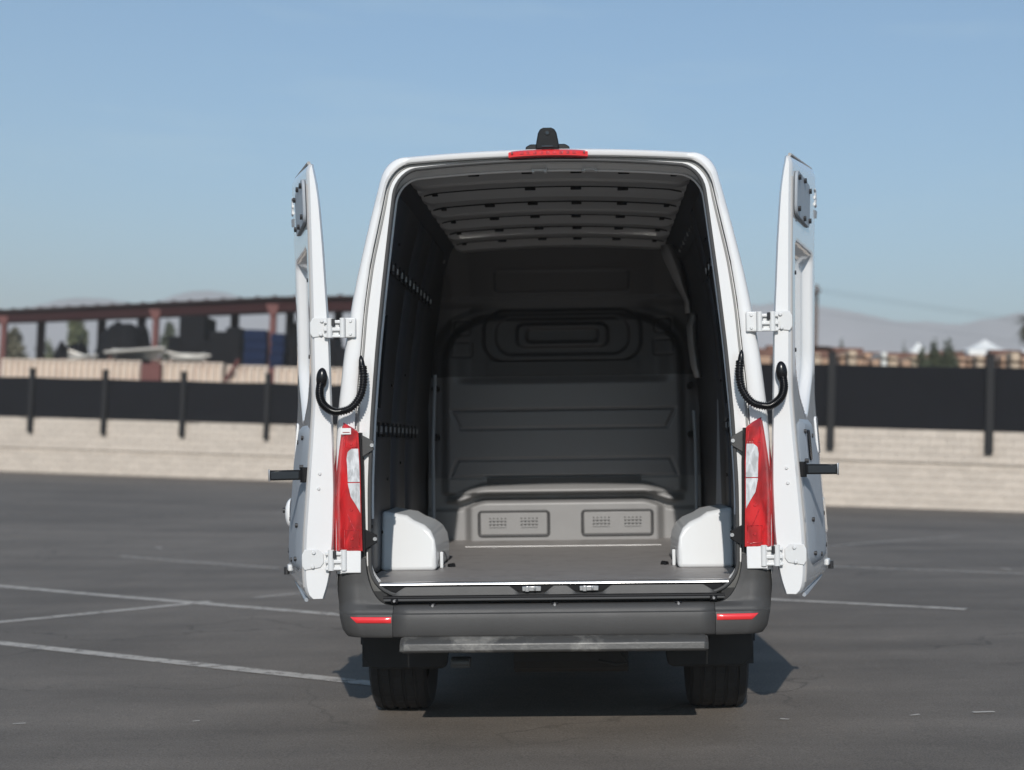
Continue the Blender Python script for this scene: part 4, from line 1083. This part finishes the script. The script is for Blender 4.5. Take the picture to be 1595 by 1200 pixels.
# ---------------- rear doors, swung round towards the sides
AL_ = R(15.5)
TIN = [(.66, -.012), (.70, -.040), (.80, -.050), (.98, -.044), (1.19, -.029), (1.43, -.012), (1.62, 0), (2.1, -.008), (2.33, -.013), (2.57, -.019), (2.75, -.026)]
TT = [(.66, .036), (.68, .052), (.80, .082), (.98, .096), (1.19, .102), (1.43, .096), (1.67, .088), (1.91, .082), (2.15, .068), (2.33, .058), (2.57, .040), (2.70, .020), (2.76, .004)]
def Dm(s, u, t, z):
    x0, y0 = 1.086, -.02
    return Vector((s * (x0 + u * math.sin(AL_) - t * math.cos(AL_)), y0 + u * math.cos(AL_) + t * math.sin(AL_), z))
DW = .87
for s in (-1, 1):
    nu, nz_ = 40, 110
    def zmap(u, k):                     # k 0..1 -> z between the door's lower and upper edge
        zb_ = .672 + .045 * (u / DW) + .03 * max(0, .12 - u) * 4
        zt_ = 2.735 + .085 * (u / DW)
        return zb_ + (zt_ - zb_) * k
    def tin(u, z, k):
        t = smooth_t(TIN, z) - .012 * (u / DW)
        # big scooped recess, tapering to a rounded point below
        wid = .30 * (1 if z > 1.85 else max(0, 1 - ((1.85 - z) / .33) ** 2)) if z > 1.52 else 0
        if wid > 0:
            dd = max(abs(u - .44) - wid, z - 2.36)
            t += .048 * (1 - sstep(-.06, .0, dd)) if dd < 0 else 0
        # soft rim by the edges
        t += .012 * (1 - sstep(0, .03, u)) + .02 * sstep(DW - .05, DW, u)
        t += .012 * (1 - sstep(0, .02, k * 2)) + .012 * sstep(.985, 1, k)
        return t
    rin = []; rout = []
    for j in range(nz_ + 1):
        k = j / nz_
        a = []; b = []
        for i in range(nu + 1):
            u = DW * i / nu; z = zmap(u, k)
            a.append(Dm(s, u, tin(u, z, k), z))
            e = .014 * (1 - sstep(0, .03, u)) + .014 * sstep(DW - .03, DW, u)
            zz = z - .07 * (u / DW) if z > 2.2 else z
            b.append(Dm(s, u, max(smooth_t(TIN, z) + .004, smooth_t(TT, zz + .0) - e + .02 * sstep(.1, .5, u)), z))
        rin.append(a); rout.append(b[::-1])
    rows = [p + q for p, q in zip(rin, rout)]
    n = len(rows[0]); v, f = loft(rows, True)
    f.append(list(range(n))[::-1]); f.append(list(range((len(rows) - 1) * n, len(rows) * n)))
    # caps as strips instead of one ngon
    f = f[:-2]
    for j in (0, len(rows) - 1):
        for i in range(nu): f.append([j * n + i, j * n + i + 1, j * n + n - 2 - i, j * n + n - 1 - i])
    dr = mk('rear_door', v, f, M['white'], van, smooth=True, sharp=42); 
    dr['label'] = 'left rear door folded back along the side, with sticker-free trim' if s < 0 else 'right rear door folded back along the side, with pull handle slot'
    if s < 0: dr['label'] = 'left rear door folded back along the side with round lock housing'
    # thickness seam: shadow groove between outer skin and inner frame on the hinge edge
    def plate(poly, t0, t1, name, mat, bevel=.004, par=dr):
        return MB().prism(poly, lambda p, k: Dm(s, p[0], (t0 if k == 0 else t1) + smooth_t(TIN, p[1]), p[1])).build(name, mat, par, bevel=bevel)
    def rpoly(u0, u1, z0, z1, r):
        out = []
        for (cx, cz, a0) in ((u1 - r, z1 - r, 0), (u0 + r, z1 - r, 90), (u0 + r, z0 + r, 180), (u1 - r, z0 + r, 270)):
            for i in range(5): a_ = R(a0 + 22.5 * i); out.append((cx + r * math.cos(a_), cz + r * math.sin(a_)))
        return out
    plate(rpoly(.08, .56, 2.465, 2.685, .05), -.003, -.018, 'window_blank', M['trim'])
    def bolt(u, z, rr_=.010, mat='bolt', dt=-.030):
        t = smooth_t(TIN, z); MB().cyl(Dm(s, u, t + .005, z), Dm(s, u, t + dt, z), rr_, 8).build('bolt', M[mat], dr, smooth=True)
    for (u, z) in ((.12, 2.65), (.32, 2.668), (.52, 2.65), (.12, 2.50), (.32, 2.482), (.52, 2.50)): bolt(u, z, .013)
    # lower trim: strips from z .82 to 1.52, built in short pieces so that it follows the door
    us0 = .13; us1 = .70
    rows = []
    for j in range(31):
        z = .80 + (1.50 - .80) * j / 30
        a = us0 + .05 * max(0, (z - 1.38) / .12) ** 2; b = us1 - .22 * max(0, (z - 1.30) / .2) ** 1.3 + 0
        a2 = a + .12 * max(0, (.86 - z) / .06) ** 2; b2 = b - .12 * max(0, (.88 - z) / .08) ** 2
        row = []
        for i in range(9):
            u = a2 + (b2 - a2) * i / 8; e = -.018 if 0 < i < 8 and 0 < j < 30 else 0.0
            row.append(Dm(s, u, smooth_t(TIN, z) - .012 * u / DW + e, z))
        rows.append(row)
    v, f = loft(rows); mk('door_trim', v, f, M['trim'], dr, smooth=True, sharp=60)
    for (u, z) in ((.20, 1.44), (.45, 1.42), (.62, 1.25), (.18, 1.30), (.20, 1.02), (.62, 1.03), (.20, .86), (.62, .87), (.42, .84)): bolt(u, z, .011)
    for (z) in (2.2, 1.83): bolt(.16, z, .010, 'bolt', -.004)
    # small louvre marks near the free edge
    plate(rpoly(.74, .82, 1.33, 1.52, .02), -.004, -.016, 'vent_cover', M['white'])
    plate(rpoly(.72, .82, .92, 1.10, .02), -.004, -.016, 'latch_cover', M['white'])
    if s > 0:
        plate(rpoly(.22, .40, 1.28, 1.48, .03), -.018, -.022, 'handle_surround', M['trim'])
        plate(rpoly(.27, .35, 1.30, 1.45, .03), -.020, -.030, 'pull_handle', M['black'])
    # check strap: black arm that sticks out of the inner face, bright end
    z = 1.265 if s < 0 else 1.262; t = smooth_t(TIN, z)
    ar = MB()
    P = lambda u, t_, z_: Dm(s, u, t_, z_)
    def dbox(u0, u1, t0, t1, z0, z1, name, mat, bevel=.003):
        vs = [P(a, b, c) for a in (u0, u1) for b in (t0, t1) for c in (z0, z1)]
        return mk(name, vs, [[0, 1, 3, 2], [4, 6, 7, 5], [0, 4, 5, 1], [2, 3, 7, 6], [0, 2, 6, 4], [1, 5, 7, 3]], M[mat], dr, bevel=bevel)
    dbox(.05, .068, t - .17, t - .01, z - .024, z + .024, 'check_strap', 'black')
    dbox(.046, .049, t - .165, t - .04, z - .017, z + .017, 'strap_face', 'glass')
    dbox(.044, .074, t - .176, t - .169, z - .028, z + .028, 'strap_tip', 'steel')
    MB().cyl(P(.055, t - .020, z - .036), P(.055, t - .020, z + .036), .013, 12).build('strap_pivot', M['black'], dr, smooth=True)
    dbox(.035, .095, t - .022, t + .004, z - .035, z + .035, 'strap_mount', 'blackm')
    # rivets on the hinge edge
    for z in (1.27, 1.20): MB().cyl(P(-.001, smooth_t(TIN, z) + .050, z), P(-.007, smooth_t(TIN, z) + .050, z), .008, 12, .006).build('edge_rivet', M['hinge'], dr, smooth=True)
    # upper latch at the free edge, lower latch, lower weather strip
    dbox(.80, .86, -.038, -.02, 2.62, 2.72, 'upper_latch', 'hinge', .008)
    for zz in (2.70, 2.665, 2.63): MB().cyl(P(.80, -.030, zz), P(.785, -.030, zz), .010, 8).build('latch_rivet', M['bolt' if zz == 2.70 else 'hinge'], dr)
    MB().prism([(.80, 2.60), (.86, 2.60), (.83, 2.56)], lambda p, k: P(p[0], -.038 + .018 * k, p[1])).build('latch_foot', M['trim'], dr)
    dbox(.77, .85, -.068, -.045, .752, .785, 'lower_latch', 'hinge', .006)
    MB().cyl(P(.85, -.07, .73), P(.85, -.07, .77), .014, 10).build('latch_pin', M['bolt'], dr)
    pts = [P(.10 + .66 * i / 12, -.028 + .0 * i, zmap(.10 + .66 * i / 12, 0) - .006) for i in range(13)]
    MB().tube(pts, .010, 6).build('bottom_seal', M['trim'], dr, smooth=True)
    pts = [P(.03 + .80 * i / 12, -.012, zmap(.03 + .80 * i / 12, 1) + .006) for i in range(13)]
    MB().tube(pts, .009, 6).build('top_seal', pmat('weather_strip', (.35, .34, .33), .6) if s < 0 else bpy.data.materials['weather_strip'], dr, smooth=True)
    pts = [P(.028, smooth_t(TIN, z) + .001, z) for z in [.74 + .05 * i for i in range(39)]]
    MB().tube(pts, .006, 6).build('edge_seal', bpy.data.materials['weather_strip'], dr, smooth=True)
    if s < 0:
        # round lock housing bulging from the free edge
        z = 1.05; c = P(DW - .02, -.045, z)
        rows = []
        for j in range(9):
            a_ = math.pi / 2 * j / 8; rr_ = math.cos(a_)
            rows.append([c + Vector((-.032 * math.sin(a_), .05 * rr_ * math.cos(t_), .078 * rr_ * math.sin(t_))) for t_ in [2 * math.pi * q / 20 for q in range(20)]])
        v, f = loft(rows, True); mk('lock_housing', v, f, M['white'], dr, smooth=True)
        MB().cyl(c + Vector((-.028, 0, .015)), c + Vector((-.042, 0, .015)), .014, 14).build('lock', M['bolt'], dr, smooth=True)
    # hinges
    for (zc0, big) in ((1.955, 0), (.868, 1)):
        xb = smooth_t(WG, zc0) + (.02 if not big else .0)
        hx0 = .885 if not big else .885
        tmid = smooth_t(TIN, zc0)
        dp0 = P(-.004, tmid + .004, zc0); dp1 = P(-.004, tmid + .075, zc0)
        hh = .05 if not big else .052
        hg = MB().box((s * (hx0 + .035), -.014, zc0), (.062 if not big else .09, .014, hh * 1.9)).build('door_hinge', M['hinge'], van, bevel=.006, seg=3)
        # leaf on the door edge
        poly = [(.000, -hh * .9), (.07, -hh * .7), (.085, -hh * .3), (.085, hh * .5), (.06, hh * .95), (.0, hh * .95), (-.012, hh * .5), (-.012, -hh * .5)]
        MB().prism(poly, lambda p, k: P(-.001 - .005 * k, tmid + .005 + p[0], zc0 + p[1])).build('hinge_leaf', M['hinge'], hg, bevel=.003)
        # two arms and the knuckles
        xa = hx0 + .055; xd = 1.035
        for (dz, hz_) in ((hh * .55, .016), (-hh * .15, .018), (-hh * .80, .014)):
            MB().box((s * (xa + xd) / 2, -.024, zc0 + dz), (xd - xa, .020, hz_)).build('hinge_arm', M['hinge'], hg, bevel=.004, seg=3)
        MB().box((s * ((xa + xd) / 2 + .01), -.014, zc0 - .004), (.065, .012, hh * 1.45)).build('hinge_web', M['hinge'], hg, bevel=.004)
        for (xx, r_) in ((xa + .008, .013), (xd - .028, .014)):
            MB().cyl((s * xx, -.030, zc0 - hh * .95), (s * xx, -.030, zc0 + hh * .9), r_, 14).build('hinge_knuckle', M['hinge'], hg, smooth=True)
        MB().cyl((s * (xd - .045), -.037, zc0 + .008), (s * (xd - .045), -.037, zc0 + hh * .8), .008, 10).build('hinge_pin', M['bolt'], hg, smooth=True)
        for (tt, dz) in ((.045, hh * .65), (.04, -hh * .62)):
            MB().cyl(P(-.010, tmid + tt, zc0 + dz), P(-.016, tmid + tt, zc0 + dz), .009, 12, .006).build('hinge_rivet', M['hinge'], hg, smooth=True)
        for dz in (hh * .6, -hh * .6):
            MB().cyl((s * (hx0 + .028), -.021, zc0 + dz), (s * (hx0 + .028), -.027, zc0 + dz), .008, 12, .006).build('hinge_rivet', M['hinge'], hg, smooth=True)
        if big:
            MB().box2((s * .872, -.030, zc0 - .062), (s * .965, -.0225, zc0 + .045)).build('hinge_cover', M['white'], hg, bevel=.004)
    # cable hose in a corrugated sleeve from the door edge to the pillar
    key = [(1.047, -.045, 1.69), (1.049, -.060, 1.645), (1.035, -.075, 1.60), (1.00, -.085, 1.568), (.965, -.085, 1.557), (.905, -.075, 1.575), (.865, -.060, 1.63), (.852, -.045, 1.70), (.858, -.025, 1.77)]
    pts = []
    for i in range(len(key) - 1):
        p0 = Vector(key[max(0, i - 1)]); p1 = Vector(key[i]); p2 = Vector(key[i + 1]); p3 = Vector(key[min(len(key) - 1, i + 2)])
        for q in range(24):
            t_ = q / 24; pts.append(.5 * ((2 * p1) + (-p0 + p2) * t_ + (2 * p0 - 5 * p1 + 4 * p2 - p3) * t_ ** 2 + (-p0 + 3 * p1 - 3 * p2 + p3) * t_ ** 3))
    pts = [Vector((s * p.x, p.y, p.z)) for p in pts]
    rad = [.0175 + (.0026 if (i // 2) % 2 else -.0024) for i in range(len(pts))]
    hs = MB().tube(pts, rad, 12).build('cable_hose', M['black'], van, smooth=True, sharp=60)
    rows = []
    for j in range(11):
        a_ = math.pi * j / 10; zc_ = 1.715 + .052 * math.cos(a_); rr_ = math.sin(a_)
        rows.append([Vector((s * (1.043 + .026 * rr_ * math.cos(t_) - .004 * (zc_ - 1.715) * 10), -.038 - .020 * rr_ * math.sin(t_), zc_)) for t_ in [2 * math.pi * q / 16 for q in range(16)]])
    v, f = loft(rows, True); mk('hose_boot', v, f, M['black'], hs, smooth=True)
    rows = []
    for j in range(11):
        a_ = math.pi * j / 10; zc_ = 1.765 + .06 * math.cos(a_); rr_ = math.sin(a_)
        rows.append([Vector((s * (.862 + .015 * rr_ * math.cos(t_) + .018 * (zc_ - 1.765) * 5), -.014 - .018 * rr_ * math.sin(t_), zc_)) for t_ in [2 * math.pi * q / 16 for q in range(16)]])
    v, f = loft(rows, True); mk('hose_boot', v, f, M['black'], hs, smooth=True)

# ------------------------------------------------------------------ haze
HAZE = True
if HAZE:
    m = bpy.data.materials.new('haze'); m.use_nodes = True; t = m.node_tree; t.nodes.clear()
    out = t.nodes.new('ShaderNodeOutputMaterial'); pv = t.nodes.new('ShaderNodeVolumePrincipled')
    pv.inputs['Color'].default_value = (1, .975, .93, 1); pv.inputs['Density'].default_value = .0012; pv.inputs['Anisotropy'].default_value = 0
    t.links.new(pv.outputs[0], out.inputs['Volume'])
    o = MB().box2((-4100, -4100, -3.2), (4100, 4100, 140)).build('haze', m); tag(o, kind='stuff')
